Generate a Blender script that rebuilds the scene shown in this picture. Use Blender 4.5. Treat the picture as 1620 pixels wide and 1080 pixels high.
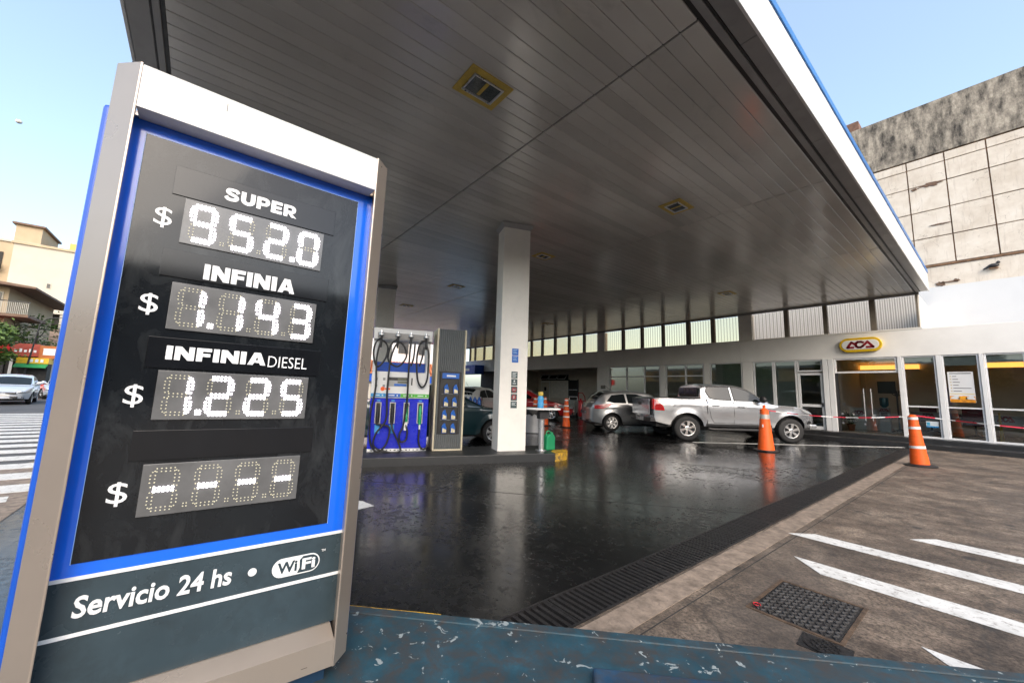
import bpy, bmesh, math, random
from mathutils import Vector, Matrix
random.seed(7)
R = math.radians
PI = math.pi
scene = bpy.context.scene
for o in list(bpy.data.objects):
    bpy.data.objects.remove(o)

# ------------------------------------------------------------------ camera
FPX, YAW, PIT, ROL, CAMH = 615.8, R(-51.508), R(7.2265), R(1.6724), 1.35
cam_d = bpy.data.cameras.new('camera')
cam = bpy.data.objects.new('camera', cam_d)
scene.collection.objects.link(cam)
fwd = Vector((math.sin(YAW) * math.cos(PIT), math.cos(YAW) * math.cos(PIT), math.sin(PIT)))
rgt = Vector((math.cos(YAW), -math.sin(YAW), 0))
upv = rgt.cross(fwd)
r2 = rgt * math.cos(ROL) + upv * math.sin(ROL)
u2 = -rgt * math.sin(ROL) + upv * math.cos(ROL)
cam.matrix_world = Matrix(((r2.x, u2.x, -fwd.x, 0), (r2.y, u2.y, -fwd.y, 0), (r2.z, u2.z, -fwd.z, CAMH), (0, 0, 0, 1)))
cam_d.sensor_width = 36
cam_d.lens = FPX / 1620 * 36
cam_d.clip_start = 0.05
cam_d.clip_end = 3000
scene.camera = cam

# ------------------------------------------------------------------ sky, sun, exposure
SUN_EL, SUN_AZ = R(36), R(114)          # azimuth from +Y towards +X
world = bpy.data.worlds.new('World')
scene.world = world
world.use_nodes = True
wn = world.node_tree.nodes
wl = world.node_tree.links
bgn = wn['Background']
sky = wn.new('ShaderNodeTexSky')
sky.sky_type = 'NISHITA'
sky.sun_disc = False
sky.sun_elevation = SUN_EL
sky.sun_rotation = SUN_AZ
sky.altitude = 0
sky.air_density = 1.0
sky.dust_density = 3.0
sky.ozone_density = 0.8
haze = wn.new('ShaderNodeMix')                 # even high haze over the whole dome
haze.data_type = 'RGBA'; haze.blend_type = 'ADD'
haze.inputs[0].default_value = 1.0
haze.inputs[7].default_value = (.50, .62, .56, 1)
wl.new(sky.outputs[0], haze.inputs[6])
wl.new(haze.outputs[2], bgn.inputs[0])
bgn.inputs[1].default_value = 0.15
sun_d = bpy.data.lights.new('sun', 'SUN')
sun_d.energy = 0.62
sun_d.angle = R(50)
sun_d.color = (1.0, 0.88, 0.74)
sun = bpy.data.objects.new('sun', sun_d)
scene.collection.objects.link(sun)
sdir = Vector((math.sin(SUN_AZ) * math.cos(SUN_EL), math.cos(SUN_AZ) * math.cos(SUN_EL), math.sin(SUN_EL)))
sun.rotation_euler = sdir.to_track_quat('Z', 'Y').to_euler()
scene.view_settings.view_transform = 'Standard'
scene.view_settings.look = 'None'
scene.view_settings.exposure = 1.25
scene.view_settings.gamma = 1
scene.render.engine = 'CYCLES'
scene.cycles.max_bounces = 10
scene.cycles.diffuse_bounces = 5
scene.cycles.glossy_bounces = 5
scene.cycles.transparent_max_bounces = 16
scene.cycles.caustics_reflective = False
scene.cycles.caustics_refractive = False

COL = scene.collection

# ------------------------------------------------------------------ helpers
class MB:
    """collects geometry; build() makes one mesh object"""
    def __init__(s):
        s.v, s.f = [], []
    def add(s, vs, fs):
        b = len(s.v)
        s.v += [tuple(p) for p in vs]
        s.f += [tuple(i + b for i in f) for f in fs]
        return s
    def box(s, x0, x1, y0, y1, z0, z1):
        return s.add([(x0, y0, z0), (x1, y0, z0), (x1, y1, z0), (x0, y1, z0), (x0, y0, z1), (x1, y0, z1), (x1, y1, z1), (x0, y1, z1)],
                     [(0, 3, 2, 1), (4, 5, 6, 7), (0, 1, 5, 4), (1, 2, 6, 5), (2, 3, 7, 6), (3, 0, 4, 7)])
    def cbox(s, c, sz, m=None):
        h = [d / 2 for d in sz]
        pts = [Vector((i * h[0], j * h[1], k * h[2])) for k in (-1, 1) for i, j in ((-1, -1), (1, -1), (1, 1), (-1, 1))]
        if m is not None:
            pts = [m @ p for p in pts]
        pts = [p + Vector(c) for p in pts]
        return s.add(pts, [(0, 3, 2, 1), (4, 5, 6, 7), (0, 1, 5, 4), (1, 2, 6, 5), (2, 3, 7, 6), (3, 0, 4, 7)])
    def prism(s, poly, h0, h1, ax='z'):
        n = len(poly)
        mk = {'z': lambda a, b, h: (a, b, h), 'x': lambda a, b, h: (h, a, b), 'y': lambda a, b, h: (a, h, b)}[ax]
        vs = [mk(a, b, h0) for a, b in poly] + [mk(a, b, h1) for a, b in poly]
        fs = [tuple(range(n))[::-1], tuple(range(n, 2 * n))] + [(i, (i + 1) % n, n + (i + 1) % n, n + i) for i in range(n)]
        return s.add(vs, fs)
    def quad(s, *p):
        return s.add(p, [tuple(range(len(p)))])
    def tube(s, pts, r, n=8, cap=True):
        pts = [Vector(p) for p in pts]
        m = len(pts)
        rs = r if isinstance(r, (list, tuple)) else [r] * m
        d0 = (pts[1] - pts[0]).normalized()
        a = Vector((0, 0, 1)) if abs(d0.z) < .9 else Vector((1, 0, 0))
        nrm = d0.cross(a).normalized()
        vs, fs = [], []
        for i, p in enumerate(pts):
            d = (pts[min(i + 1, m - 1)] - pts[max(i - 1, 0)]).normalized()
            nrm = (nrm - d * nrm.dot(d))
            nrm = nrm.normalized() if nrm.length > 1e-6 else d.orthogonal().normalized()
            bn = d.cross(nrm)
            for k in range(n):
                t = 2 * PI * k / n
                vs.append(p + (nrm * math.cos(t) + bn * math.sin(t)) * rs[i])
        for i in range(m - 1):
            for k in range(n):
                fs.append((i * n + k, i * n + (k + 1) % n, (i + 1) * n + (k + 1) % n, (i + 1) * n + k))
        if cap:
            fs.append(tuple(range(n))[::-1])
            fs.append(tuple(range((m - 1) * n, m * n)))
        return s.add(vs, fs)
    def lathe(s, prof, n=24, c=(0, 0, 0), ax='z', sx=1, sy=1, cap=True):
        vs, fs = [], []
        for r, z in prof:
            for k in range(n):
                t = 2 * PI * k / n
                a, b = r * math.cos(t) * sx, r * math.sin(t) * sy
                p = (a, b, z) if ax == 'z' else ((z, a, b) if ax == 'x' else (a, z, b))
                vs.append((p[0] + c[0], p[1] + c[1], p[2] + c[2]))
        m = len(prof)
        for i in range(m - 1):
            for k in range(n):
                fs.append((i * n + k, i * n + (k + 1) % n, (i + 1) * n + (k + 1) % n, (i + 1) * n + k))
        if cap:
            fs.append(tuple(range(n))[::-1])
            fs.append(tuple(range((m - 1) * n, m * n)))
        return s.add(vs, fs)
    def ell(s, c, r, n=12, m=8):
        prof = [(max(1e-4, math.sin(PI * i / m)), -math.cos(PI * i / m)) for i in range(m + 1)]
        b = len(s.v)
        s.lathe(prof, n)
        for i in range(b, len(s.v)):
            p = s.v[i]
            s.v[i] = (p[0] * r[0] + c[0], p[1] * r[1] + c[1], p[2] * r[2] + c[2])
        return s
    def xf(s, m):
        s.v = [tuple(m @ Vector(p)) for p in s.v]
        return s
    def mesh(s, name, m=None, smooth=None, recalc=True):
        me = bpy.data.meshes.new(name)
        me.from_pydata(s.v, [], s.f)
        if recalc:
            bm = bmesh.new(); bm.from_mesh(me)
            bmesh.ops.recalc_face_normals(bm, faces=bm.faces)
            bm.to_mesh(me); bm.free()
        if m is not None:
            me.materials.append(m)
        if smooth is not None:
            me.polygons.foreach_set('use_smooth', [True] * len(me.polygons))
            me.set_sharp_from_angle(angle=R(smooth))
        me.update()
        return me
    def build(s, name, m, parent=None, smooth=None, bevel=0, seg=2, recalc=True):
        return put(name, s.mesh(name, m, smooth, recalc), parent, bevel=bevel, seg=seg)

def put(name, me, parent=None, loc=None, bevel=0, seg=2):
    o = bpy.data.objects.new(name, me)
    COL.objects.link(o)
    if parent:
        o.parent = parent
    if loc:
        o.location = loc
    if bevel:
        b = o.modifiers.new('bevel', 'BEVEL')
        b.width = bevel; b.segments = seg; b.limit_method = 'ANGLE'; b.angle_limit = R(40)
        b.harden_normals = False
    return o

def tag(o, label=None, cat=None, group=None, kind=None):
    if label: o['label'] = label
    if cat: o['category'] = cat
    if group: o['group'] = group
    if kind: o['kind'] = kind
    return o

def thing(name, label, cat, loc=(0, 0, 0), rz=0, group=None):
    o = bpy.data.objects.new(name, None)
    o.empty_display_size = .1
    COL.objects.link(o)
    o.location = loc
    o.rotation_euler = (0, 0, rz)
    return tag(o, label, cat, group)

def dup(o, parent=None):
    c = o.copy()
    COL.objects.link(c)
    c.parent = parent
    for ch in o.children:
        dup(ch, c)
    return c

def text(name, s, m, parent, x0, x1, zb, cap, face_x, offset=0.0, shear=0.0, depth=.002, axis='yz', space=1.0):
    """flat lettering; fitted to run from x0 to x1 with its baseline at zb and capitals cap high"""
    cu = bpy.data.curves.new(name, 'FONT')
    cu.body = s
    cu.offset = offset
    cu.shear = shear
    cu.space_character = space
    cu.extrude = .01
    cu.resolution_u = 3
    t = bpy.data.objects.new(name, cu)
    COL.objects.link(t)
    me = bpy.data.meshes.new_from_object(t.evaluated_get(bpy.context.evaluated_depsgraph_get()))
    bpy.data.objects.remove(t)
    xs = [v.co.x for v in me.vertices]
    a, b = min(xs), max(xs)
    caps = 0.70
    for v in me.vertices:
        u = x0 + (v.co.x - a) / (b - a) * (x1 - x0)
        w = zb + v.co.y / caps * cap
        d = face_x + (v.co.z + .01) / .02 * depth
        v.co = (d, u, w) if axis == 'yz' else (u, -d, w)
    me.materials.clear()
    me.materials.append(m)
    return put(name, me, parent)

def lerp(a, b, t):
    return a + (b - a) * t

def interp(pts, x):
    if x <= pts[0][0]: return pts[0][1]
    for (a, p), (b, q) in zip(pts, pts[1:]):
        if x <= b:
            return p + (q - p) * (x - a) / (b - a) if b > a else q
    return pts[-1][1]

def curve(pts, n=6):
    """Catmull-Rom through pts"""
    P = [Vector(p) for p in pts]
    P = [P[0] * 2 - P[1]] + P + [P[-1] * 2 - P[-2]]
    out = []
    for i in range(1, len(P) - 2):
        for k in range(n):
            t = k / n
            out.append(.5 * ((2 * P[i]) + (P[i + 1] - P[i - 1]) * t + (2 * P[i - 1] - 5 * P[i] + 4 * P[i + 1] - P[i + 2]) * t * t
                             + (3 * P[i] - P[i - 1] - 3 * P[i + 1] + P[i + 2]) * t ** 3))
    out.append(P[-2])
    return out

# ------------------------------------------------------------------ materials
MATS = {}
def nodes_of(name):
    m = bpy.data.materials.new(name)
    m.use_nodes = True
    nt = m.node_tree
    return m, nt, nt.nodes, nt.links, nt.nodes['Principled BSDF']

def N(nt, typ, **kw):
    n = nt.nodes.new(typ)
    for k, v in kw.items():
        if k in ('operation', 'blend_type', 'data_type', 'noise_dimensions', 'feature', 'distance', 'wave_type', 'bands_direction', 'wave_profile', 'musgrave_type'):
            setattr(n, k, v)
        else:
            n.inputs[k].default_value = v
    return n

def ramp(nt, src, stops):
    r = nt.nodes.new('ShaderNodeValToRGB')
    e = r.color_ramp.elements
    while len(e) > 1: e.remove(e[-1])
    e[0].position = stops[0][0]; e[0].color = (*stops[0][1], 1) if not isinstance(stops[0][1], (int, float)) else (stops[0][1],) * 3 + (1,)
    for p, c in stops[1:]:
        q = e.new(p)
        q.color = (*c, 1) if not isinstance(c, (int, float)) else (c, c, c, 1)
    nt.links.new(src, r.inputs[0])
    return r.outputs[0]

def noise(nt, co, scale, detail=4, rough=.55, dist=0.0, out=0):
    n = N(nt, 'ShaderNodeTexNoise', Scale=scale, Detail=detail, Roughness=rough, Distortion=dist)
    if co is not None: nt.links.new(co, n.inputs['Vector'])
    return n.outputs[out]

def coords(nt, kind='Object', scale=None):
    t = nt.nodes.new('ShaderNodeTexCoord')
    if scale is None: return t.outputs[kind]
    mp = nt.nodes.new('ShaderNodeMapping')
    mp.inputs['Scale'].default_value = scale
    nt.links.new(t.outputs[kind], mp.inputs[0])
    return mp.outputs[0]

def wcoords(nt, scale=None):
    g = nt.nodes.new('ShaderNodeNewGeometry')
    if scale is None: return g.outputs['Position']
    mp = nt.nodes.new('ShaderNodeMapping')
    mp.inputs['Scale'].default_value = scale
    nt.links.new(g.outputs['Position'], mp.inputs[0])
    return mp.outputs[0]

def mix(nt, f, a, b, bt='MIX'):
    m = nt.nodes.new('ShaderNodeMix')
    m.data_type = 'RGBA'; m.blend_type = bt
    for s, v in ((m.inputs[0], f), (m.inputs[6], a), (m.inputs[7], b)):
        if hasattr(v, 'is_linked'): nt.links.new(v, s)
        elif isinstance(v, (int, float)): s.default_value = v
        else: s.default_value = (*v, 1) if len(v) == 3 else v
    return m.outputs[2]

def bump(nt, b, h, strength=.2, dist=.01):
    n = N(nt, 'ShaderNodeBump', Strength=strength, Distance=dist)
    nt.links.new(h, n.inputs['Height'])
    nt.links.new(n.outputs[0], b.inputs['Normal'])

def pbr(name, col, rough=.5, metal=0.0, var=.12, scale=4, bmp=0.0, bscale=60, coat=0.0, emis=None, es=0, dirt=0.0, spec=.5, rvar=.15, alpha=None):
    if name in MATS: return MATS[name]
    m, nt, ns, ls, b = nodes_of(name)
    co = wcoords(nt)
    n1 = noise(nt, co, scale, 5, .6)
    c0 = tuple(max(0, c * (1 - var)) for c in col); c1 = tuple(min(1, c * (1 + var)) for c in col)
    c = ramp(nt, n1, [(.3, c0), (.7, c1)])
    if dirt:
        n2 = noise(nt, co, scale * 2.3, 6, .65, .4)
        f = ramp(nt, n2, [(.5, 0), (.72, dirt)])
        c = mix(nt, f, c, tuple(x * .35 + .01 for x in col))
    ls.new(c, b.inputs['Base Color'])
    if rvar:
        n3 = noise(nt, co, scale * 1.7, 4)
        ls.new(ramp(nt, n3, [(.3, max(.02, rough * (1 - rvar))), (.7, min(1, rough * (1 + rvar)))]), b.inputs['Roughness'])
    else:
        b.inputs['Roughness'].default_value = rough
    b.inputs['Metallic'].default_value = metal
    b.inputs['Specular IOR Level'].default_value = spec
    if coat:
        b.inputs['Coat Weight'].default_value = coat
        b.inputs['Coat Roughness'].default_value = .06
    if emis:
        b.inputs['Emission Color'].default_value = (*emis, 1)
        b.inputs['Emission Strength'].default_value = es
    if bmp:
        bump(nt, b, noise(nt, co, bscale, 4), bmp, .01)
    MATS[name] = m
    return m

def glass(name, tint=(.8, .85, .85), rough=.01, refl=1.0):
    if name in MATS: return MATS[name]
    m, nt, ns, ls, b = nodes_of(name)
    ns.remove(b)
    tr = nt.nodes.new('ShaderNodeBsdfTransparent'); tr.inputs[0].default_value = (*tint, 1)
    gl = nt.nodes.new('ShaderNodeBsdfGlossy'); gl.inputs['Roughness'].default_value = rough
    fr = N(nt, 'ShaderNodeFresnel', IOR=1.55)
    mul = N(nt, 'ShaderNodeMath', operation='MULTIPLY'); mul.inputs[1].default_value = 1.8 * refl; mul.use_clamp = True
    ls.new(fr.outputs[0], mul.inputs[0])
    mx = nt.nodes.new('ShaderNodeMixShader')
    ls.new(mul.outputs[0], mx.inputs[0]); ls.new(tr.outputs[0], mx.inputs[1]); ls.new(gl.outputs[0], mx.inputs[2])
    ls.new(mx.outputs[0], ns['Material Output'].inputs[0])
    MATS[name] = m
    return m

def mat_concrete():
    m, nt, ns, ls, b = nodes_of('forecourt_concrete')
    co = wcoords(nt)
    c = ramp(nt, noise(nt, co, 1.5, 9, .7, .4), [(.3, (.056, .042, .032)), (.5, (.15, .114, .086)), (.70, (.31, .245, .187))])
    mid = ramp(nt, noise(nt, co, 7, 8, .72, .3), [(.36, .45), (.6, 1.2)])
    c = mix(nt, .75, c, mid, 'MULTIPLY')
    fine = ramp(nt, noise(nt, co, 42, 6, .8), [(.38, .22), (.58, 1.3)])
    c = mix(nt, .9, c, fine, 'MULTIPLY')
    # tyre-darkened lanes running with the driveway
    lane = noise(nt, wcoords(nt, (.55, .12, 1)), 1.6, 3, .5)
    c = mix(nt, ramp(nt, lane, [(.5, 0), (.68, .55)]), c, (.075, .065, .058))
    # gum and oil spots
    vo = N(nt, 'ShaderNodeTexVoronoi', Scale=4.2, Randomness=1.0); ls.new(wcoords(nt, (1, .75, 1)), vo.inputs['Vector'])
    sp = ramp(nt, vo.outputs['Distance'], [(.14, .85), (.24, 0)])
    pick = ramp(nt, noise(nt, co, 1.7, 2), [(.5, 0), (.56, 1)])
    c = mix(nt, mix(nt, 1, sp, pick, 'MULTIPLY'), c, (.03, .026, .024))
    st = ramp(nt, noise(nt, co, 2.6, 7, .7, 1.2), [(.58, 0), (.7, .5)])
    c = mix(nt, st, c, (.07, .06, .052))
    # hairline cracks
    v2 = N(nt, 'ShaderNodeTexVoronoi', Scale=.55, feature='DISTANCE_TO_EDGE')
    nn = nt.nodes.new('ShaderNodeVectorMath'); nn.operation = 'ADD'
    wob = noise(nt, co, 3, 4, .6, 0, 1); sc = nt.nodes.new('ShaderNodeVectorMath'); sc.operation = 'SCALE'; sc.inputs['Scale'].default_value = .35
    ls.new(wob, sc.inputs[0]); ls.new(co, nn.inputs[0]); ls.new(sc.outputs[0], nn.inputs[1]); ls.new(nn.outputs[0], v2.inputs['Vector'])
    c = mix(nt, ramp(nt, v2.outputs[0], [(.0, .7), (.006, 0)]), c, (.04, .035, .03))
    ls.new(c, b.inputs['Base Color'])
    ls.new(ramp(nt, noise(nt, co, 3, 5), [(.3, .5), (.7, .85)]), b.inputs['Roughness'])
    bump(nt, b, noise(nt, co, 55, 6, .75), .7, .008)
    return m

def mat_wet():
    m, nt, ns, ls, b = nodes_of('wet_black_floor')
    co = wcoords(nt)
    c = ramp(nt, noise(nt, co, 1.1, 6, .65, .5), [(.3, (.004, .0045, .005)), (.6, (.009, .0095, .010)), (.8, (.02, .019, .018))])
    scuff = ramp(nt, noise(nt, co, 9, 8, .75, .6), [(.56, 0), (.72, .55)])
    c = mix(nt, scuff, c, (.06, .058, .055))
    ls.new(c, b.inputs['Base Color'])
    r = mix(nt, .5, noise(nt, co, .8, 5, .6, .7), noise(nt, co, 14, 6, .7))
    # dried patches near the street edge are rougher
    ls.new(ramp(nt, r, [(.36, .09), (.5, .20), (.64, .42)]), b.inputs['Roughness'])
    b.inputs['Specular IOR Level'].default_value = .6
    h = mix(nt, .25, noise(nt, wcoords(nt, (1, 1, 1)), 2.0, 4, .5), noise(nt, co, 40, 3, .6))
    bump(nt, b, h, .05, .02)
    return m

def mat_asphalt():
    m, nt, ns, ls, b = nodes_of('street_asphalt')
    co = wcoords(nt)
    c = ramp(nt, noise(nt, co, .5, 5, .6), [(.3, (.055, .055, .058)), (.7, (.11, .108, .105))])
    c = mix(nt, .6, c, ramp(nt, noise(nt, co, 60, 4, .8), [(.3, .4), (.7, 1.2)]), 'MULTIPLY')
    ls.new(c, b.inputs['Base Color'])
    b.inputs['Roughness'].default_value = .75
    bump(nt, b, noise(nt, co, 120, 3), .4, .005)
    return m

def mat_chipped(name, base, under, amt=.62, extra=(.5, .52, .52)):
    m, nt, ns, ls, b = nodes_of(name)
    co = wcoords(nt)
    c = ramp(nt, noise(nt, co, 5, 6, .65), [(.3, tuple(x * .55 for x in base)), (.55, base), (.8, tuple(min(1, x * 1.5 + .01) for x in base))])
    grime = ramp(nt, noise(nt, co, 9, 9, .78, .4), [(.42, 0), (.62, .88)])
    c = mix(nt, grime, c, (.045, .04, .038))
    pk_ = ramp(nt, noise(nt, co, 2.2, 2), [(.42, -.10), (.62, .06)])
    cn = N(nt, 'ShaderNodeMath', operation='ADD'); ls.new(noise(nt, co, 15, 5, .6, .9), cn.inputs[0]); ls.new(pk_, cn.inputs[1])
    chip = ramp(nt, cn.outputs[0], [(amt, 0), (amt + .012, 1)])
    c = mix(nt, chip, c, under)
    chip2 = ramp(nt, noise(nt, co, 45, 4, .6, .5), [(amt + .07, 0), (amt + .09, 1)])
    c = mix(nt, chip2, c, extra)
    ls.new(c, b.inputs['Base Color'])
    b.inputs['Roughness'].default_value = .6
    hh = mix(nt, .7, noise(nt, co, 50, 5, .7), chip)
    bump(nt, b, hh, .35, .006)
    return m

def mat_paintline(name='road_paint'):
    m, nt, ns, ls, b = nodes_of(name)
    co = wcoords(nt)
    c = ramp(nt, noise(nt, co, 6, 6, .7), [(.3, (.52, .52, .5)), (.7, (.74, .74, .72))])
    w = ramp(nt, noise(nt, co, 18, 7, .75, .4), [(.53, 0), (.66, .85)])
    c = mix(nt, w, c, (.16, .13, .11))
    ls.new(c, b.inputs['Base Color'])
    b.inputs['Roughness'].default_value = .65
    return m

def mat_ceiling():
    m, nt, ns, ls, b = nodes_of('ceiling_planks_grey')
    oi = nt.nodes.new('ShaderNodeObjectInfo')
    co = wcoords(nt)
    c = ramp(nt, noise(nt, co, .8, 4, .55), [(.3, (.58, .57, .535)), (.7, (.66, .65, .615))])
    rv = ramp(nt, oi.outputs['Random'], [(0, .86), (1, 1.08)])
    c = mix(nt, 1, c, rv, 'MULTIPLY')
    d = ramp(nt, noise(nt, wcoords(nt, (1, .5, 1)), 2.2, 9, .75, .8), [(.55, 0), (.78, .3)])
    c = mix(nt, d, c, (.16, .155, .145))
    ls.new(c, b.inputs['Base Color'])
    ls.new(ramp(nt, noise(nt, co, 2.0, 4), [(.3, .13), (.7, .24)]), b.inputs['Roughness'])
    b.inputs['Specular IOR Level'].default_value = 1.0
    bump(nt, b, noise(nt, wcoords(nt, (4, .8, 4)), 1.3, 3), .25, .02)
    return m

def mat_weathered(name, top, low):
    m, nt, ns, ls, b = nodes_of(name)
    co = wcoords(nt)
    st = noise(nt, wcoords(nt, (2.4, 1, .8)), 1.7, 12, .74, .12)
    c = ramp(nt, st, [(.36, low), (.50, tuple(lerp(a, b_, .5) for a, b_ in zip(low, top))), (.62, top)])
    n2 = ramp(nt, noise(nt, co, 9, 8, .75), [(.3, .5), (.7, 1.2)])
    c = mix(nt, .75, c, n2, 'MULTIPLY')
    ls.new(c, b.inputs['Base Color'])
    b.inputs['Roughness'].default_value = .9
    bump(nt, b, noise(nt, co, 30, 6, .7), .4, .02)
    return m

def mat_panelwall():
    m, nt, ns, ls, b = nodes_of('cream_render_panel')
    co = wcoords(nt)
    c = ramp(nt, noise(nt, co, 1.6, 6, .65, .4), [(.3, (.60, .52, .43)), (.6, (.74, .67, .58)), (.8, (.80, .75, .68))])
    cr = N(nt, 'ShaderNodeTexVoronoi', Scale=2.2, feature='DISTANCE_TO_EDGE')
    wob = noise(nt, co, 5, 4, .6, 0, 1); sc = nt.nodes.new('ShaderNodeVectorMath'); sc.operation = 'SCALE'; sc.inputs['Scale'].default_value = .4
    ad = nt.nodes.new('ShaderNodeVectorMath'); ad.operation = 'ADD'
    ls.new(wob, sc.inputs[0]); ls.new(co, ad.inputs[0]); ls.new(sc.outputs[0], ad.inputs[1]); ls.new(ad.outputs[0], cr.inputs['Vector'])
    line = ramp(nt, cr.outputs[0], [(.0, .8), (.012, 0)])
    pk = ramp(nt, noise(nt, co, 2.6, 3), [(.52, 0), (.6, 1)])
    c = mix(nt, mix(nt, 1, line, pk, 'MULTIPLY'), c, (.17, .12, .09))
    drip = ramp(nt, noise(nt, wcoords(nt, (6, 1, .5)), 2.5, 6, .7), [(.55, 0), (.75, .5)])
    c = mix(nt, drip, c, (.3, .24, .2))
    ls.new(c, b.inputs['Base Color'])
    b.inputs['Roughness'].default_value = .85
    bump(nt, b, noise(nt, co, 40, 5, .7), .3, .01)
    return m

def mat_corrugated(name, tint, trans):
    m, nt, ns, ls, b = nodes_of(name)
    ns.remove(b)
    co = wcoords(nt)
    c = ramp(nt, noise(nt, wcoords(nt, (1, 1, .4)), 2.5, 5, .6), [(.3, (.62, .58, .5)), (.7, (.86, .84, .78))])
    tl = nt.nodes.new('ShaderNodeBsdfTranslucent'); tc = mix(nt, 1, c, trans, 'MULTIPLY'); ls.new(tc, tl.inputs[0])
    df = nt.nodes.new('ShaderNodeBsdfDiffuse'); ls.new(c, df.inputs[0])
    tr = nt.nodes.new('ShaderNodeBsdfTransparent'); 
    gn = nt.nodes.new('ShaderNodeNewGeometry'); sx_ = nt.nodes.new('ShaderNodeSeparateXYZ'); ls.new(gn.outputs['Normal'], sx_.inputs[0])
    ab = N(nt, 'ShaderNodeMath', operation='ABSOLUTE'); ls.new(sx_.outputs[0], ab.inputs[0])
    # rib shading put into the colour: flanks of the corrugation tinted darker
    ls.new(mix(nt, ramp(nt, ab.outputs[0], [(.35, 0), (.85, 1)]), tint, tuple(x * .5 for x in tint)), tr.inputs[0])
    m1 = nt.nodes.new('ShaderNodeMixShader'); m1.inputs[0].default_value = .15
    ls.new(tl.outputs[0], m1.inputs[1]); ls.new(df.outputs[0], m1.inputs[2])
    m2 = nt.nodes.new('ShaderNodeMixShader'); m2.inputs[0].default_value = .86
    ls.new(m1.outputs[0], m2.inputs[1]); ls.new(tr.outputs[0], m2.inputs[2])
    ls.new(m2.outputs[0], ns['Material Output'].inputs[0])
    return m

def emit(name, col, s):
    m, nt, ns, ls, b = nodes_of(name)
    b.inputs['Base Color'].default_value = (*col, 1)
    b.inputs['Emission Color'].default_value = (*col, 1)
    b.inputs['Emission Strength'].default_value = s
    return m

M_conc, M_wet, M_asph, M_line, M_ceil = mat_concrete(), mat_wet(), mat_asphalt(), mat_paintline(), mat_ceiling()
M_corr = mat_corrugated('sunglow_tint_corrugated_sheet', (1.0, .82, .56), (1.0, .60, .26))  # golden tint stands in for low sunlight coming through the left sheets
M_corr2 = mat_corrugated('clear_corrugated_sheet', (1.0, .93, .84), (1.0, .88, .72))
M_bluechip = mat_chipped('chipped_blue_paint', (.016, .06, .088), (.25, .29, .30), .668)
M_yelchip = mat_chipped('kerb_yellow_paint', (.78, .45, .02), (.35, .25, .08), .74, (.3, .25, .15))
M_darkkerb = pbr('island_kerb_dark', (.022, .024, .026), .45, bmp=.3, dirt=.3)
M_weath = mat_weathered('weathered_concrete', (.50, .44, .36), (.05, .045, .04))
M_panel = mat_panelwall()
M_rust = pbr('rusty_joint', (.20, .115, .065), .8, var=.4, scale=9)
M_white = pbr('white_wall_paint', (.84, .83, .80), .75, var=.05, scale=1.5, bmp=.08, bscale=40)
M_cream = pbr('cream_wall_paint', (.62, .56, .47), .75, var=.07, scale=1.5, bmp=.1, bscale=40, dirt=.15)
M_colw = pbr('column_paint', (.82, .80, .75), .55, var=.05, scale=2, bmp=.12, bscale=35, dirt=.08)
M_fascia = pbr('white_fascia_panel', (.70, .71, .71), .35, var=.03, scale=1)
M_blue = pbr('blue_panel', (.01, .085, .50), .3, var=.12, scale=2)
M_bluefas = pbr('blue_fascia', (.015, .15, .46), .35)
M_lip = pbr('grey_lip_panel', (.30, .30, .30), .35, var=.1, scale=2, dirt=.2)
M_dark = pbr('dark_metal', (.02, .02, .022), .5, var=.2)
M_black = pbr('black_rubber', (.012, .012, .013), .6, var=.2, scale=12)
M_iron = pbr('cast_iron', (.028, .027, .028), .42, metal=.35, var=.4, scale=25, bmp=.3, bscale=90, dirt=.3)
M_silver = pbr('silver_frame', (.45, .385, .325), .3, metal=.6, var=.04, scale=3)
M_alu = pbr('aluminium', (.65, .65, .65), .3, metal=.9, var=.05)
M_whitefr = pbr('white_aluminium_frame', (.74, .75, .76), .4, var=.04, scale=3)
M_yellow = pbr('yellow_paint', (.56, .40, .07), .45, var=.15, scale=8, dirt=.3)
M_red = pbr('red_enamel', (.42, .012, .018), .35)
M_orange = pbr('orange_cone_plastic', (.85, .12, .012), .45, var=.1, scale=9, dirt=.12)
M_refl = pbr('reflective_white_band', (.78, .78, .78), .35)
M_glass = glass('window_glass', (.90, .92, .90))
M_carglass = pbr('car_glass', (.010, .014, .016), .04, var=0, rvar=0, spec=.45)
M_tyre = pbr('tyre_rubber', (.018, .018, .019), .75, var=.25, scale=20)
M_rim = pbr('alloy_rim', (.70, .70, .70), .25, metal=.9, var=.03)
M_tail = pbr('tail_lamp_red', (.45, .008, .01), .12, coat=1, var=.2, scale=30)
M_head = pbr('head_lamp', (.6, .63, .66), .08, metal=.5, coat=1, var=.3, scale=30)
M_gray = pbr('slate_grey_print', (.035, .055, .068), .25, var=.08)
M_letter = pbr('white_lettering', (.78, .80, .82), .4, var=.02)
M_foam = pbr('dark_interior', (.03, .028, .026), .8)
M_wood = pbr('brown_wood', (.16, .09, .045), .5, scale=8)

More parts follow.
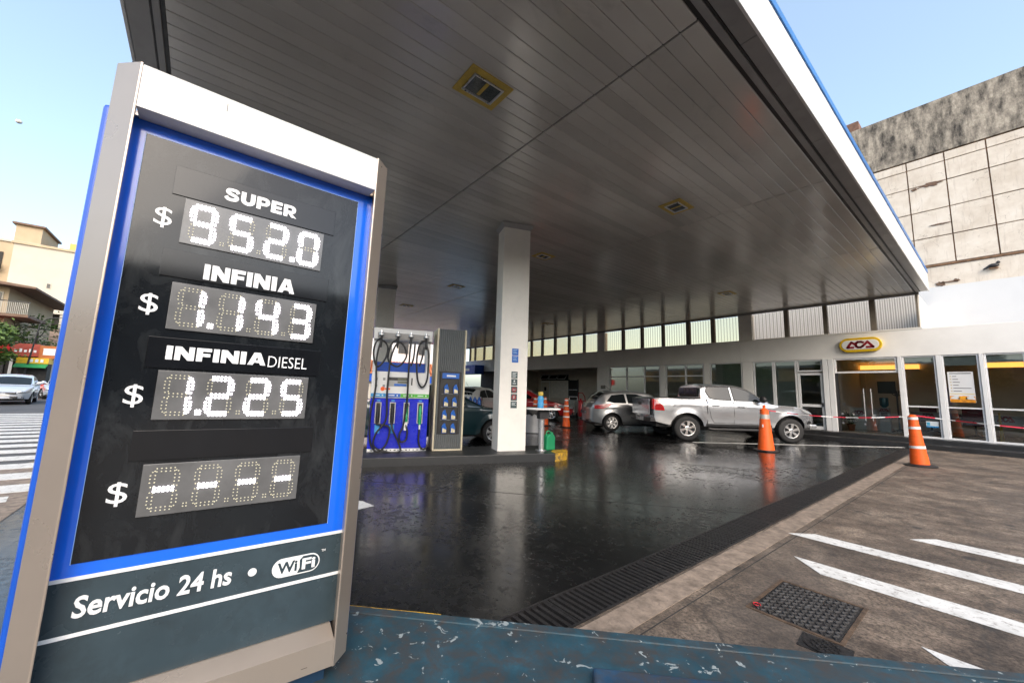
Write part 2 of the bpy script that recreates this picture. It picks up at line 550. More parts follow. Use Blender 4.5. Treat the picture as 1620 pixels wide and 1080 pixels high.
# ------------------------------------------------------------------ heavy block letters
def _arc(cx, cy, rx, ry, a0, a1, n=8):
    return [(cx + rx * math.cos(R(lerp(a0, a1, i / n))), cy + ry * math.sin(R(lerp(a0, a1, i / n)))) for i in range(n + 1)]
def _ribbon(path, w):
    P = [Vector((a, b, 0)) for a, b in path]
    P = curve(P, 8)
    L_, R_ = [], []
    for i, p in enumerate(P):
        d_ = (P[min(i + 1, len(P) - 1)] - P[max(i - 1, 0)]).normalized()
        n_ = Vector((-d_.y, d_.x, 0)) * w / 2
        L_.append(p + n_); R_.append(p - n_)
    return [[(L_[i].x, L_[i].y), (L_[i + 1].x, L_[i + 1].y), (R_[i + 1].x, R_[i + 1].y), (R_[i].x, R_[i].y)] for i in range(len(P) - 1)]
_bowl = [(.3, 1), (.56, 1)] + _arc(.56, .655, .35, .345, 90, -90) + [(.3, .31), (.3, .54), (.52, .54)] + _arc(.52, .655, .09, .115, -90, 90, 6) + [(.3, .77)]
GLYPH = {
 'I': (.32, [[(0, 0), (.32, 0), (.32, 1), (0, 1)]]),
 'N': (.98, [[(0, 0), (.29, 0), (.29, .5), (.66, 0), (.98, 0), (.98, 1), (.69, 1), (.69, .5), (.32, 1), (0, 1)]]),
 'F': (.78, [[(0, 0), (.32, 0), (.32, .36), (.72, .36), (.72, .6), (.32, .6), (.32, .75), (.78, .75), (.78, 1), (0, 1)]]),
 'A': (1.08, [[(0, 0), (.32, 0), (.385, .18), (.54, .18), (.54, .39), (.455, .39), (.54, .66), (.54, 1), (.35, 1)],
              [(1.08, 0), (.76, 0), (.695, .18), (.54, .18), (.54, .39), (.625, .39), (.54, .66), (.54, 1), (.73, 1)]]),
 'E': (.80, [[(0, 0), (.80, 0), (.80, .25), (.32, .25), (.32, .38), (.74, .38), (.74, .61), (.32, .61), (.32, .75), (.79, .75), (.79, 1), (0, 1)]]),
 'U': (.95, [[(0, 1)] + _arc(.475, .37, .475, .39, 180, 360) + [(.95, 1), (.63, 1)] + _arc(.475, .38, .155, .14, 360, 180, 6) + [(.32, 1)]]),
 'P': (.91, [[(0, 0), (.3, 0), (.3, 1), (0, 1)], _bowl]),
 'R': (.98, [[(0, 0), (.3, 0), (.3, 1), (0, 1)], _bowl, [(.34, .309), (.60, .309), (.98, 0), (.61, 0)]]),
 'S': (.92, _ribbon([(.84, .70), (.70, .86), (.45, .885), (.20, .82), (.16, .67), (.30, .565), (.62, .46), (.77, .33), (.70, .17), (.46, .115), (.20, .14), (.06, .31)], .25)),
}
def block_text(name, s_, m, parent, x0, x1, zb, cap, face_x, gap=.10, depth=.002):
    adv = sum(GLYPH[c][0] for c in s_) + gap * (len(s_) - 1)
    k = (x1 - x0) / adv
    mb = MB(); u = 0
    for c in s_:
        for poly in GLYPH[c][1]:
            mb.prism([(x0 + (u + a) * k, zb + b * cap) for a, b in poly], face_x, face_x + depth, 'x')
        u += GLYPH[c][0] + gap
    return mb.build(name, m, parent)

# ================================================================== SETTING: ground
def sheet(name, poly, z, m, th=.03):
    mb = MB().prism(poly, z - th, z)
    return tag(mb.build(name, m), kind='structure')

tag(MB().quad((-1500, -1500, -.12), (1500, -1500, -.12), (1500, 1500, -.12), (-1500, 1500, -.12)).build('ground', M_asph), kind='structure')
DX0, DX1, DY1 = -1.975, -1.665, 16.45                 # the drain trench
sheet('street', [(-300, -80), (80, -80), (80, -1.3), (-21, -1.3), (-34, 10), (-34, 80), (-300, 80)], -.004, M_asph)
sheet('wet_forecourt', [(-34, -1.3), (-21, -1.3), (DX0, -1.3), (DX0, 22.5), (-34, 22.5)], 0, M_wet)
sheet('concrete_forecourt', [(DX1, -1.3), (80, -1.3), (80, 17.4), (DX1, 17.4)], 0, M_conc)
sheet('trench_floor', [(DX0, -1.3), (DX1, -1.3), (DX1, 22), (DX0, 22)], -.075, M_black)
M_apron = pbr('pale_concrete_apron', (.235, .185, .145), .75, var=.4, scale=9, bmp=.35, bscale=60, dirt=.7)
for i, y in enumerate([1.2, 3.9, 6.6, 9.3, 12.0, 14.7]):
    tag(MB().box(DX1 + .03, DX1 + .215, y + .006, y + 2.694 if y < 14 else 16.4, .0, .004).build('drain_apron', M_apron), kind='structure')

# concrete slab joints (recessed look: thin dark filler strips)
M_joint = pbr('slab_joint', (.03, .028, .026), .9)
for x0, x1, y0, y1 in ((DX1 + .27, DX1 + .277, 1, 16.4), (1.7, 1.712, -1, 16.4)):
    tag(MB().box(x0, x1, y0, y1, 0, .002).build('slab_joint_strip', M_joint), kind='structure')
for a, b in (((-9.5, -1.0), (-2.0, 5.2)), ((-15, 3.2), (-2.0, 13.2))):
    p, q = Vector((*a, .0015)), Vector((*b, .0015)); d = (q - p).normalized(); n = Vector((-d.y, d.x, 0)) * .006
    tag(MB().quad(p - n, q - n, q + n, p + n).build('slab_joint_strip', M_joint), kind='structure')

# ------------------------------------------------------------------ trench drain
t = thing('trench_drain', 'long black slotted trench drain crossing the forecourt under the canopy edge', 'drain', (0, 0, 0))
for x in (DX0, DX1):
    MB().box(x - .012 if x == DX1 else x - .002, x + .002 if x == DX1 else x + .012, 1.0, DY1, -.06, .008).build('rail', M_iron, t)
bar = MB().box(DX0 + .014, DX1 - .014, 0, .026, -.04, .004).mesh('bar', M_iron)
y = 1.05; k = 0
while y < DY1 - .05 and k < 299:
    o = put('bar', bar, t, (0, y, random.uniform(-.0015, .0015)))
    y += .0515; k += 1
for y in [1.9 + 1.03 * i for i in range(14)]:
    MB().box(DX0 + .013, DX1 - .013, y, y + .012, -.035, .007).build('cross_rib', M_iron, t)

# ------------------------------------------------------------------ painted markings
def marking(name, pts, z=.0045, m=M_line, label=None):
    o = MB().prism(pts, z - .003, z).build(name, m)
    return tag(o, kind='structure')
for pts in ([(-1.472, 4.82), (-1.30, 5.02), (5, 5.02), (5, 4.80)],
            [(-1.24, 4.175), (-1.0, 3.94), (5, 3.94), (5, 4.19)],
            [(-.69, 5.68), (-.53, 5.91), (5, 5.93), (5, 5.68)],
            [(-.395, 3.295), (-.20, 3.10), (5, 3.10), (5, 3.31)]):
    marking('painted_stripe', pts)
d = Vector((3.872, 5.265, 0)).normalized(); n = Vector((-d.y, d.x, 0)) * .055
a = Vector((-5.835, 11.578, 0)); b = Vector((-1.99, 16.80, 0))
marking('parking_line', [tuple((a - n)[:2]), tuple((b - n)[:2]), tuple((b + n)[:2]), tuple((a + n)[:2])])
marking('floor_arrow', [(-4.594, 1.71), (-4.85, 1.66), (-5.4, 1.2), (-5.2, 1.0), (-4.55, 1.50)])
x = -7.35
for i in range(17):
    w = .50
    marking('crossing_stripe', [(x - w, -6.8), (x, -6.8), (x, -1.34), (x - w, -1.34)], .002)
    x -= .92
marking('street_arrow', [(-6.55, -4.0), (-7.14, -1.55), (-6.85, -1.5), (-6.0, -4.0)], .002)

# ------------------------------------------------------------------ access covers in the concrete
def access_cover():
    t = thing('access_cover', 'large rectangular checker plate steel cover set in the concrete', 'manhole cover', (-.908, 3.25, 0))
    w, h = .228, .30
    f = MB()
    for x0, x1, y0, y1 in ((-w - .02, w + .02, h, h + .02), (-w - .02, w + .02, -h - .02, -h), (-w - .02, -w, -h, h), (w, w + .02, -h, h)):
        f.box(x0, x1, y0, y1, -.02, .006)
    f.build('frame', pbr('rusty_iron_frame', (.085, .055, .035), .7, var=.5, scale=20), t)
    MB().box(-w + .004, w - .004, -h + .004, h - .004, -.02, .0035).build('plate', M_iron, t)
    lug = MB()
    ny, nx = 20, 13
    for j in range(ny):
        for i in range(nx):
            cx = -w + .03 + i * (2 * w - .06) / (nx - 1); cy = -h + .03 + j * (2 * h - .06) / (ny - 1)
            ang = R(45) if (i + j) % 2 else R(-45)
            lug.cbox((cx, cy, .006), (.030, .008, .006), Matrix.Rotation(ang, 3, 'Z'))
    tag(lug.build('checker_lug', pbr('worn_lug_steel', (.12, .12, .125), .32, metal=.6, var=.5, scale=14), t), kind='stuff')
    MB().lathe([(.012, .003), (.012, .007), (.004, .008)], 10).build('lifting_eye', M_alu, t)
access_cover()
t = thing('valve_cover', 'small rectangular cast iron cover with oval lattice lid beside the blue kerb', 'manhole cover', (-.72, 2.835, 0), R(5))
MB().box(-.115, .115, -.085, .085, -.02, .004).build('frame', M_iron, t)
lid = MB().lathe([(.075, .004), (.078, .008), (.070, .009)], 28, sx=1.3).build('lid', M_iron, t, smooth=40)
rb = MB()
for i in range(-3, 4):
    for s in (-1, 1):
        c = i * .027; L = math.sqrt(max(0, .066 ** 2 - c * c)) * 2
        if L > .02:
            mrot = Matrix.Rotation(R(45) * s, 3, 'Z')
            rb.cbox(mrot @ Vector((0, c, .0105)), (L, .005, .004), mrot)
rb.build('lattice', M_iron, lid)
MB().lathe([(.008, .011), (.008, .014)], 8).build('key_hole', M_black, lid)
o = MB().tube([(-1.115 + .022 * math.cos(a / 8 * 2 * PI), 3.0 + .02 * math.sin(a / 8 * 2 * PI), .014) for a in range(8)], .0035, 6).build('plastic_ring', M_red)
tag(o, 'thin red plastic ring lying on the corner of the checker plate cover', 'ring')

# ------------------------------------------------------------------ blue sign island
d = Vector((.712, .702)); 
def on(p, s, q):      # along the kerb, off the kerb towards the camera
    return (p[0] + d.x * s + d.y * q, p[1] + d.y * s - d.x * q)
P0 = (-1.728, 1.386)
poly = [on(P0, -1.25, 0), on(P0, 6.2, 0), on(P0, 6.2, .46), on(P0, .55, .46), (-1.18, .85), (-1.05, -.9), (-2.62, -.9)]
isl = thing('sign_island', 'raised island with chipped blue paint that carries the price sign', 'island')
MB().prism(poly, -.02, .15).build('deck', M_bluechip, isl, bevel=.015)
q = [on(P0, -1.22, .012), on(P0, 6.1, .012), on(P0, 6.1, .07), on(P0, -1.22, .07)]
MB().prism(q, .146, .158).build('kerb_edge', M_bluechip, isl, bevel=.005)
y1 = [on(P0, -1.24, -.003), on(P0, -.35, -.003), on(P0, -.35, .0), on(P0, -1.24, .0)]
MB().prism(y1, 0.02, .151).build('yellow_edge', M_yelchip, isl)
gr = [on(P0, .42, .335), on(P0, 6.1, .335), on(P0, 6.1, .44), on(P0, .42, .44)]
MB().prism(gr, .148, .19).build('kerb_lip', mat_chipped('kerb_lip_blue', (.012, .05, .105), (.2, .24, .27), .68), isl, bevel=.012)

# ================================================================== CANOPY
ZC = 4.95
CX0, CX1, CY0, CY1 = -29.0, -1.215, -.93, 18.1
can = thing('station_canopy', 'huge flat station canopy with grey plank soffit and white and blue fascia', 'canopy')
ROWS = [(-.62, 3.40), (3.425, 7.74), (7.765, 12.19), (12.215, 16.64), (16.665, 18.08)]
PW = .1815
meshes = []
for y0, y1 in ROWS:
    w = PW / 2 - .0035
    mb = MB().prism([(-w, .022), (-w, .006), (-w + .006, 0), (w - .006, 0), (w, .006), (w, .022)], y0, y1, 'y')
    meshes.append(mb.mesh('plank', M_ceil))
far = MB(); cnt = 0
cand = []
nx = int((-1.55 - CX0 - .2) / PW)
for r, (y0, y1) in enumerate(ROWS):
    for i in range(nx):
        xc = -1.55 - PW * (i + .5)
        vx, vy = xc, (y0 + y1) / 2
        cand.append((math.hypot(vx, vy) + (3 if vx < -9 and vy < 4 else 0), r, xc))
cand.sort()
for k, (dd, r, xc) in enumerate(cand):
    tilt = random.gauss(0, .004)
    if k < 298:
        o = put('plank', meshes[r], can, (xc, 0, ZC))
        o.rotation_euler = (0, tilt, 0)
    else:
        y0, y1 = ROWS[r]
        w = PW / 2 - .0035
        mb = MB().prism([(-w, .022), (-w, .006), (-w + .006, 0), (w - .006, 0), (w, .006), (w, .022)], y0, y1, 'y')
        mb.xf(Matrix.Translation((xc, 0, ZC)) @ Matrix.Rotation(tilt, 4, 'Y'))
        far.add(mb.v, mb.f)
tag(far.build('far_planks', M_ceil, can), kind='stuff')
MB().box(CX0 + .05, CX1 - .03, CY0 + .03, CY1, ZC + .03, ZC + .6).build('roof', M_dark, can)
# perimeter lip and gutter rails (right edge, street edge)
def lip(x0, x1, y0, y1):
    return MB().box(x0, x1, y0, y1, ZC, ZC + .028).build('lip_panel', M_lip, can, bevel=.003)
yy = CY0 + .1
while yy < CY1:
    ye = min(yy + 2.42, CY1)
    lip(-1.40, CX1 - .004, yy + .004, ye - .004)
    yy += 2.42
MB().box(-1.425, -1.405, CY0 + .1, CY1, ZC - .004, ZC + .028).build('gutter_rail', M_dark, can)
MB().box(-1.50, -1.43, CY0 + .1, CY1, ZC - .012, ZC + .028).build('gutter_rail', M_lip, can, bevel=.004)
MB().box(-1.545, -1.505, CY0 + .1, CY1, ZC + .004, ZC + .028).build('gutter_rail', M_dark, can)
yy = -1.55
while yy > CX0:
    ye = max(yy - 2.42, CX0)
    MB().box(ye + .004, yy - .004, CY0 + .004, CY0 + .19, ZC, ZC + .028).build('lip_panel', M_lip, can, bevel=.003)
    yy -= 2.42
MB().box(CX0, -1.55, CY0 + .194, CY0 + .205, ZC - .004, ZC + .028).build('gutter_rail', M_dark, can)
MB().box(CX0, -1.55, CY0 + .209, CY0 + .27, ZC - .012, ZC + .028).build('gutter_rail', M_lip, can, bevel=.004)
MB().box(CX0, -1.55, CY0 + .274, -.625, ZC + .002, ZC + .028).build('gutter_rail', M_dark, can)
# fascia panels, white with a blue cap
yy = CY0
while yy < CY1 + .1:
    ye = min(yy + 3.05, CY1 + .1)
    MB().box(CX1 - .03, CX1, yy + .004, ye - .004, ZC - .006, ZC + .585).build('fascia_panel', M_fascia, can, bevel=.006)
    MB().box(CX1 - .05, CX1 + .016, yy + .003, ye - .003, ZC + .59, ZC + .70).build('blue_capping', M_bluefas, can, bevel=.006)
    yy += 3.05
yy = CX1 - .034
while yy > CX0:
    ye = max(yy - 3.05, CX0)
    MB().box(ye + .004, yy - .004, CY0 - .03, CY0, ZC - .006, ZC + .585).build('fascia_panel', M_fascia, can, bevel=.006)
    MB().box(ye + .003, yy - .003, CY0 - .046, CY0 + .02, ZC + .59, ZC + .70).build('blue_capping', M_bluefas, can, bevel=.006)
    yy -= 3.05
MB().box(CX0 - .03, CX0, CY0, CY1, ZC - .006, ZC + .6).build('fascia_panel', M_fascia, can)

# recessed lights in the soffit
M_lampglass = pbr('lamp_glass', (.10, .115, .12), .08, var=.35, scale=40, spec=.8)
LAMPS = [((-3.615, 2.314), 'yellow framed ceiling light nearest the price sign', .29, .23),
         ((-3.63, 6.82), 'yellow framed ceiling light above the drain, second from the camera', .27, .22),
         ((-7.38, 6.86), 'small ceiling light just right of the white column', .25, .2),
         ((-11.75, 6.76), 'ceiling light seen left of the white column', .25, .2),
         ((-16.11, 6.81), 'ceiling light farthest left, above the fuel pump', .25, .2),
         ((-5.74, 14.11), 'ceiling light above the silver pickup', .27, .22),
         ((-14.86, 14.19), 'far ceiling light right of the column near the clerestory', .27, .22)]
for (x, yv), lab, hx, hy in LAMPS:
    t = thing('ceiling_light', lab, 'light', (x, yv, ZC), 0, 'lights recessed in the canopy soffit')
    f = MB()
    yel = (x > -4)
    for x0, x1, y0, y1 in ((-hy, hy, hx - .08, hx), (-hy, hy, -hx, -hx + .08), (-hy, -hy + .08, -hx + .08, hx - .08), (hy - .08, hy, -hx + .08, hx - .08)):
        f.box(x0, x1, y0, y1, -.016, .004)
    f.build('frame', M_yellow, t, bevel=.004)
    f = MB(); a, b = hy - .08, hx - .08
    for x0, x1, y0, y1 in ((-a, a, b - .022, b), (-a, a, -b, -b + .022), (-a, -a + .022, -b + .022, b - .022), (a - .022, a, -b + .022, b - .022)):
        f.box(x0, x1, y0, y1, -.03, .0)
    f.build('bezel', M_alu, t, bevel=.003)
    MB().box(-a + .022, a - .022, -b + .022, b - .022, -.012, -.006).build('lens', M_lampglass, t)
    MB().box(-a + .04, a - .04, -.02, .02, -.02, -.012).build('lamp_bar', M_yellow, t)

# ================================================================== island frame (turned 19.7 degrees)
IANG = math.atan2(.941, .337)
E1 = Vector((.337, .941, 0)); E2 = Vector((.941, -.337, 0))
def W(a, b, z=0):            # island coordinates -> world
    return E1 * a + E2 * b + Vector((0, 0, z))
# local frame of things on the island: x along E1, y towards -E2 (away from camera)

def column(e1, e2, label, stickers=False):
    t = thing('canopy_column', label, 'column', W(e1, e2, .0), IANG, 'white canopy columns')
    MB().box(-.30, .30, 0, .43, 0, ZC - .03).build('shaft', M_colw, t, bevel=.012)
    cp = MB()
    cp.add([(-.305, -.005, ZC - .12), (.305, -.005, ZC - .12), (.305, .435, ZC - .12), (-.305, .435, ZC - .12),
            (-.355, -.055, ZC - .02), (.355, -.055, ZC - .02), (.355, .485, ZC - .02), (-.355, .485, ZC - .02)],
           [(0, 3, 2, 1), (4, 5, 6, 7), (0, 1, 5, 4), (1, 2, 6, 5), (2, 3, 7, 6), (3, 0, 4, 7)])
    cp.build('capital', M_lip, t)
    return t
c1 = column(2.65, -7.62, 'white rectangular column standing on the pump island in mid picture')
c2 = column(.10, -14.27, 'white column farther back, rising behind the fuel pump')

# small stickers and notices on the near column (part of it)
M_stick = pbr('grey_sticker', (.045, .075, .08), .4)
M_stickb = pbr('blue_notice', (.01, .12, .50), .4)
def on_col(name, m, a0, a1, z0, z1, y=-.004, th=.004, par=c1):
    return MB().box(a0 - 2.65, a1 - 2.65, y, y + th - .0005, z0, z1).build(name, m, par)
lt = pbr('notice_print', (.35, .55, .80), .5)
lw = pbr('sticker_print', (.70, .74, .74), .5)
for z0, z1 in ((2.085, 2.225), (1.935, 2.075)):
    s = on_col('blue_notice', M_stickb, 2.602, 2.742, z0, z1)
    for k in range(3):
        MB().box(2.625 - 2.65, 2.715 - 2.65 - .02 * (k % 2), -.006, -.0042, z1 - .035 - .032 * k, z1 - .023 - .032 * k).build('print_line', lt, s)
for k in range(5):
    z1 = 1.748 - k * .152
    s = on_col('sticker', M_stick, 2.600 , 2.735, z1 - .138, z1)
    cx, cz = 2.667 - 2.65, z1 - .069
    if k in (0, 4):
        for j in range(4 if k == 0 else 3):
            MB().box(cx - .045, cx + .045 - .02 * ((j + k) % 2), -.006, -.0042, cz + .035 - .026 * j, cz + .045 - .026 * j).build('print_line', lw, s)
    elif k == 1:
        MB().lathe([(.018, -.0042), (.018, -.006)], 12, (cx, 0, cz + .025), 'y').build('pictogram', lw, s)
        MB().box(cx - .035, cx + .035, -.006, -.0042, cz - .03, cz - .018).build('print_line', lw, s)
    else:
        ring = MB()
        for q in range(20):
            a0, a1 = 2 * PI * q / 20, 2 * PI * (q + 1) / 20
            ring.quad(*[(cx + rr * math.cos(aa), -.0062, cz + rr * math.sin(aa)) for rr, aa in ((.048, a0), (.048, a1), (.036, a1), (.036, a0))])
        ring.build('red_ring', M_red, s)
        MB().cbox((cx, -.0064, cz), (.085, .002, .010), Matrix.Rotation(R(45 if k == 2 else 40), 3, 'Y')).build('red_bar', M_red, s)
        if k == 2:
            MB().box(cx - .025, cx + .025, -.0056, -.0042, cz - .006, cz + .006).build('pictogram', lw, s)
        else:
            MB().ell((cx, -.005, cz), (.014, .0012, .026), 10, 6).build('pictogram', lw, s)

# pump islands
def pump_island(e2f, e1a, e1b, label, depth=1.15):
    t = thing('pump_island', label, 'island', W(0, e2f, 0), IANG)
    out = [(e1a, 0)]
    for i in range(0, 7):
        a = -PI / 2 + PI / 2 * i / 6
        out.append((e1b - .45 + .45 * math.cos(a), .45 + .45 * math.sin(a)))
    out += [(e1b, depth - .3), (e1b - .3, depth), (e1a, depth)]
    MB().prism(out, -.02, .15).build('kerb', M_darkkerb, t, bevel=.012)
    return t
pi = pump_island(-7.21, -3.6, 3.86, 'low dark kerbed pump island under the near column')
end = [(3.44, -.006)]
for i in range(0, 7):
    a = -PI / 2 + PI / 2 * i / 6
    end.append((3.42 + .446 * math.cos(a), .44 + .446 * math.sin(a)))
end += [(3.60, .44), (3.44, .25)]
MB().prism(end, -.01, .154).build('yellow_end', M_yelchip, pi, bevel=.008)
pump_island(-13.85, -4, 1.5, 'low dark pump island farther back behind the fuel pump')

# ================================================================== SERVICE BUILDING
D = 18.15
FZ = .26                       # raised floor
bld = thing('service_building', 'long low white station office with big windows and corrugated clerestory', 'building')
bm_ = lambda x0, x1, y0, y1, z0, z1, name='wall', m=M_white, bev=.006: MB().box(x0, x1, y0, y1, z0, z1).build(name, m, bld, bevel=bev)
# kerbed pavement in front
M_pave = pbr('dark_wet_pavement', (.022, .022, .023), .35, var=.3, bmp=.2)
tag(MB().box(-14.2, DX1 - .05, 16.9, 24, -.05, .13).build('pavement', M_pave, bevel=.01), kind='structure')
tag(MB().box(DX1 - .046, 12, 16.9, 24, -.05, .13).build('pavement', M_pave, bevel=.01), kind='structure')
MB().box(-14.1, 12, 17.55, 23.2, .10, FZ - .004).build('floor_slab', M_pave, bld, bevel=.01)
MB().box(-14.1, 12, 18.18, 23.0, FZ - .004, FZ).build('floor', pbr('office_floor', (.42, .37, .30), .25), bld)
# long white band above windows
bx = [-29.2, -14.745, -6.95, 12]
for i in range(3):
    bm_(bx[i] + .004, bx[i + 1] - .004, D - .02, D + .25, 2.86, 3.74, 'band')
# roof slab
bm_(-29.2, 12, D + .25, 24.5, 3.5, 3.70, 'roof_slab', M_lip)
MB().box(-29.2, -1.45, D - .03, D + .05, 3.742, 3.79).build('sill_rail', M_colw, bld)
MB().box(-29.2, -1.45, D - .05, D + .07, 4.88, ZC + .03).build('head_rail', M_lip, bld)
# pillars between bays
for x0, x1 in ((-14.72, -13.90), (-10.72, -10.46), (-8.52, -8.29), (-6.88, -6.49)):
    bm_(x0, x1, D - .015, D + .25, FZ - .05, 2.855, 'pillar')
# back wall, side walls and ceiling of the office
M_inwall = pbr('office_wall', (.74, .66, .54), .8, var=.06)
MB().box(-14.1, 12, 22.6, 22.75, FZ, 3.5).build('rear_wall', M_inwall, bld)
for x in (-14.1, -6.7, -3.95, 11.8):
    MB().box(x, x + .1, D + .26, 22.6, FZ, 3.5).build('partition', M_inwall, bld)
MB().box(-14.0, 12, D + .26, 22.6, 3.0, 3.05).build('office_ceiling', pbr('office_ceiling_paint', (.78, .75, .70), .8), bld)

M_glassdark = glass('tinted_glass', (.40, .45, .42))
M_blind = pbr('grey_green_blind', (.36, .41, .37), .6, var=.08)
M_blind2 = pbr('beige_blind', (.46, .40, .29), .7, var=.08)
def window(x0, x1, z0=FZ, z1=2.855, transom=None, rail=None, fw=.055, blind=None, g=M_glass, y=D + .06, splits=(), name='window'):
    t = bpy.data.objects.new(name, None); COL.objects.link(t); t.parent = bld; t.location = ((x0 + x1) / 2, y, z0)
    w = (x1 - x0) / 2; h = z1 - z0
    f = MB()
    f.box(-w, -w + fw, -.05, .05, 0, h); f.box(w - fw, w, -.05, .05, 0, h)
    f.box(-w + fw, w - fw, -.05, .05, 0, fw); f.box(-w + fw, w - fw, -.05, .05, h - fw * .8, h)
    for zz in (transom, rail):
        if zz: f.box(-w + fw, w - fw, -.047, .047, zz - z0 - fw * .5, zz - z0 + fw * .5)
    edges = [-w + fw] + [s - (x0 + x1) / 2 for s in splits] + [w - fw]
    for s in splits:
        c = s - (x0 + x1) / 2
        f.box(c - fw * .7, c + fw * .7, -.044, .044, fw, h - fw)
    f.build('frame', M_whitefr, t, bevel=.004)
    zs = sorted([fw] + [zz - z0 for zz in (transom, rail) if zz] + [h - fw * .8])
    for i in range(len(edges) - 1):
        for j in range(len(zs) - 1):
            MB().box(edges[i] + .001, edges[i + 1] - .001, -.004, .004, zs[j] + .001, zs[j + 1] - .001).build('pane', g, t)
    if blind:
        MB().box(-w + fw, w - fw, .09, .10, .02, h - .03).build('blind', blind, t)
    return t
window(-13.86, -10.74, transom=2.30, splits=(-12.73, -11.63), blind=M_blind2)
window(-10.44, -8.54, transom=2.30, splits=(-9.41,), blind=M_blind2)
window(-8.27, -6.90, z0=FZ + .7, blind=M_blind)
bm_(-8.27, -6.90, D, D + .2, FZ - .05, FZ + .695, 'pillar')
window(-6.47, -5.73, blind=M_blind, rail=FZ + .45)
window(-5.725, -4.955, blind=M_blind, rail=FZ + .45)
# glazed side door with transom
window(-4.94, -4.13, z0=2.40, fw=.06)
t = bpy.data.objects.new('door', None); COL.objects.link(t); t.parent = bld; t.location = (-4.535, D + .05, FZ)
f = MB(); w, h = .40, 2.10
for a in ((-w, -w + .09, 0, h), (w - .09, w, 0, h), (-w + .09, w - .09, 0, .12), (-w + .09, w - .09, h - .09, h), (-w + .09, w - .09, .82, .92)):
    f.box(a[0], a[1], -.03, .03, a[2], a[3])
f.build('door_frame', M_whitefr, t, bevel=.005)
MB().box(-w + .09, w - .09, -.004, .004, .12, .82).build('pane', M_glass, t)
MB().box(-w + .09, w - .09, -.004, .004, .92, h - .09).build('pane', M_glass, t)
MB().box(w - .075, w - .03, -.07, -.031, .84, .98).build('handle', M_dark, t, bevel=.008)
# clad double post
for x0, x1 in ((-4.115, -3.96), (-3.95, -3.79)):
    bm_(x0, x1, D - .06, D + .14, FZ - .02, 2.855, 'post', M_whitefr, .008)
# main entrance: transom light, two frameless glass doors with long bar handles
window(-3.78, -2.115, z0=2.33, fw=.06)
t = bpy.data.objects.new('entrance_door', None); COL.objects.link(t); t.parent = bld; t.location = (-2.95, D + .06, FZ)
for x0, x1 in ((-.74, -.005), (.005, .80)):
    MB().box(x0, x1, -.006, .006, .02, 2.06).build('pane', M_glass, t)
for x in (-.075, .115):
    MB().tube([(x, -.06, .42), (x, -.06, 1.52)], .017, 8).build('handle', M_alu, t, smooth=40)
for x in (-.70, -.10, .16):
    for z in (.30, .62):
        MB().lathe([(.035, -.012), (.035, .012)], 14, (x, -.008, z), 'y').build('patch_fitting', M_alu, t)
MB().box(-.83, -.75, -.03, .03, 0, 2.06).build('jamb', M_dark, t)
for x0, x1 in ((-2.11, -2.005), (-1.235, -1.12), (-.355, -.265), (.50, .59), (1.40, 1.49)):
    bm_(x0, x1, D - .03, D + .14, FZ - .02, 2.855, 'post', M_whitefr, .008)
for x0, x1 in ((-2.0, -1.24), (-1.115, -.36), (-.26, .495), (.595, 1.395), (1.495, 2.4)):
    window(x0, x1, rail=1.23, fw=.045)
bm_(2.45, 12, D, D + .2, FZ, 2.855, 'wall')
MB().box(-2.1, 2.4, D - .035, D + .0, FZ - .03, FZ + .035).build('threshold', M_whitefr, bld)
# short roller blind strips at the head of the right hand windows
M_roller = pbr('roller_blind', (.55, .56, .55), .6)
for x0, x1, z in ((-1.95, -1.29, 2.62), (-1.07, -.41, 2.53), (-.21, .45, 2.60), (.64, 1.35, 2.58)):
    MB().box(x0, x1, D + .13, D + .138, z, 2.82).build('roller_blind', M_roller, bld)

# ------------------------------------------------------------------ clerestory
POSTS = [(-28.75, -28.6), (-27.95, -27.8), (-26.6, -26.45), (-25.3, -25.15), (-24.1, -23.95), (-22.9, -22.75), (-21.95, -21.8), (-20.7, -20.55), (-19.59, -19.42), (-18.36, -18.19), (-17.1, -16.94), (-15.84, -15.69), (-14.72, -14.21), (-13.03, -12.86),
         (-11.83, -11.68), (-10.62, -10.48), (-9.33, -9.14), (-8.16, -7.99), (-6.97, -6.45), (-5.27, -5.12), (-4.01, -3.88), (-2.69, -2.54), (-1.545, -1.50)]
M_post = pbr('clerestory_post', (.20, .175, .14), .5)
for x0, x1 in POSTS:
    wide = x1 - x0 > .3
    MB().box(x0, x1, D - .01, D + (.3 if wide else .13), 3.79, 4.88).build('clerestory_post', M_colw if wide else M_post, bld)
for (a0, a1), (b0, b1) in zip(POSTS, POSTS[1:]):
    x0, x1 = a1 + .004, b0 - .004
    n = max(2, round((x1 - x0) / .125))
    pts = []
    for i in range(n * 8 + 1):
        x = x0 + (x1 - x0) * i / (n * 8)
        pts.append((x, D + .085 + .038 * math.sin(2 * PI * i / 8)))
    mb = MB()
    vs = [(x, y, 3.795) for x, y in pts] + [(x, y, 4.875) for x, y in pts]
    L = len(pts)
    mb.add(vs, [(i, i + 1, L + i + 1, L + i) for i in range(L - 1)])
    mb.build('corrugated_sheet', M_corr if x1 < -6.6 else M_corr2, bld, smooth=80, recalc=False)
MB().box(-1.498, -1.47, D + .05, D + 2.85, 3.74, 4.9).build('clerestory_end', M_colw, bld)

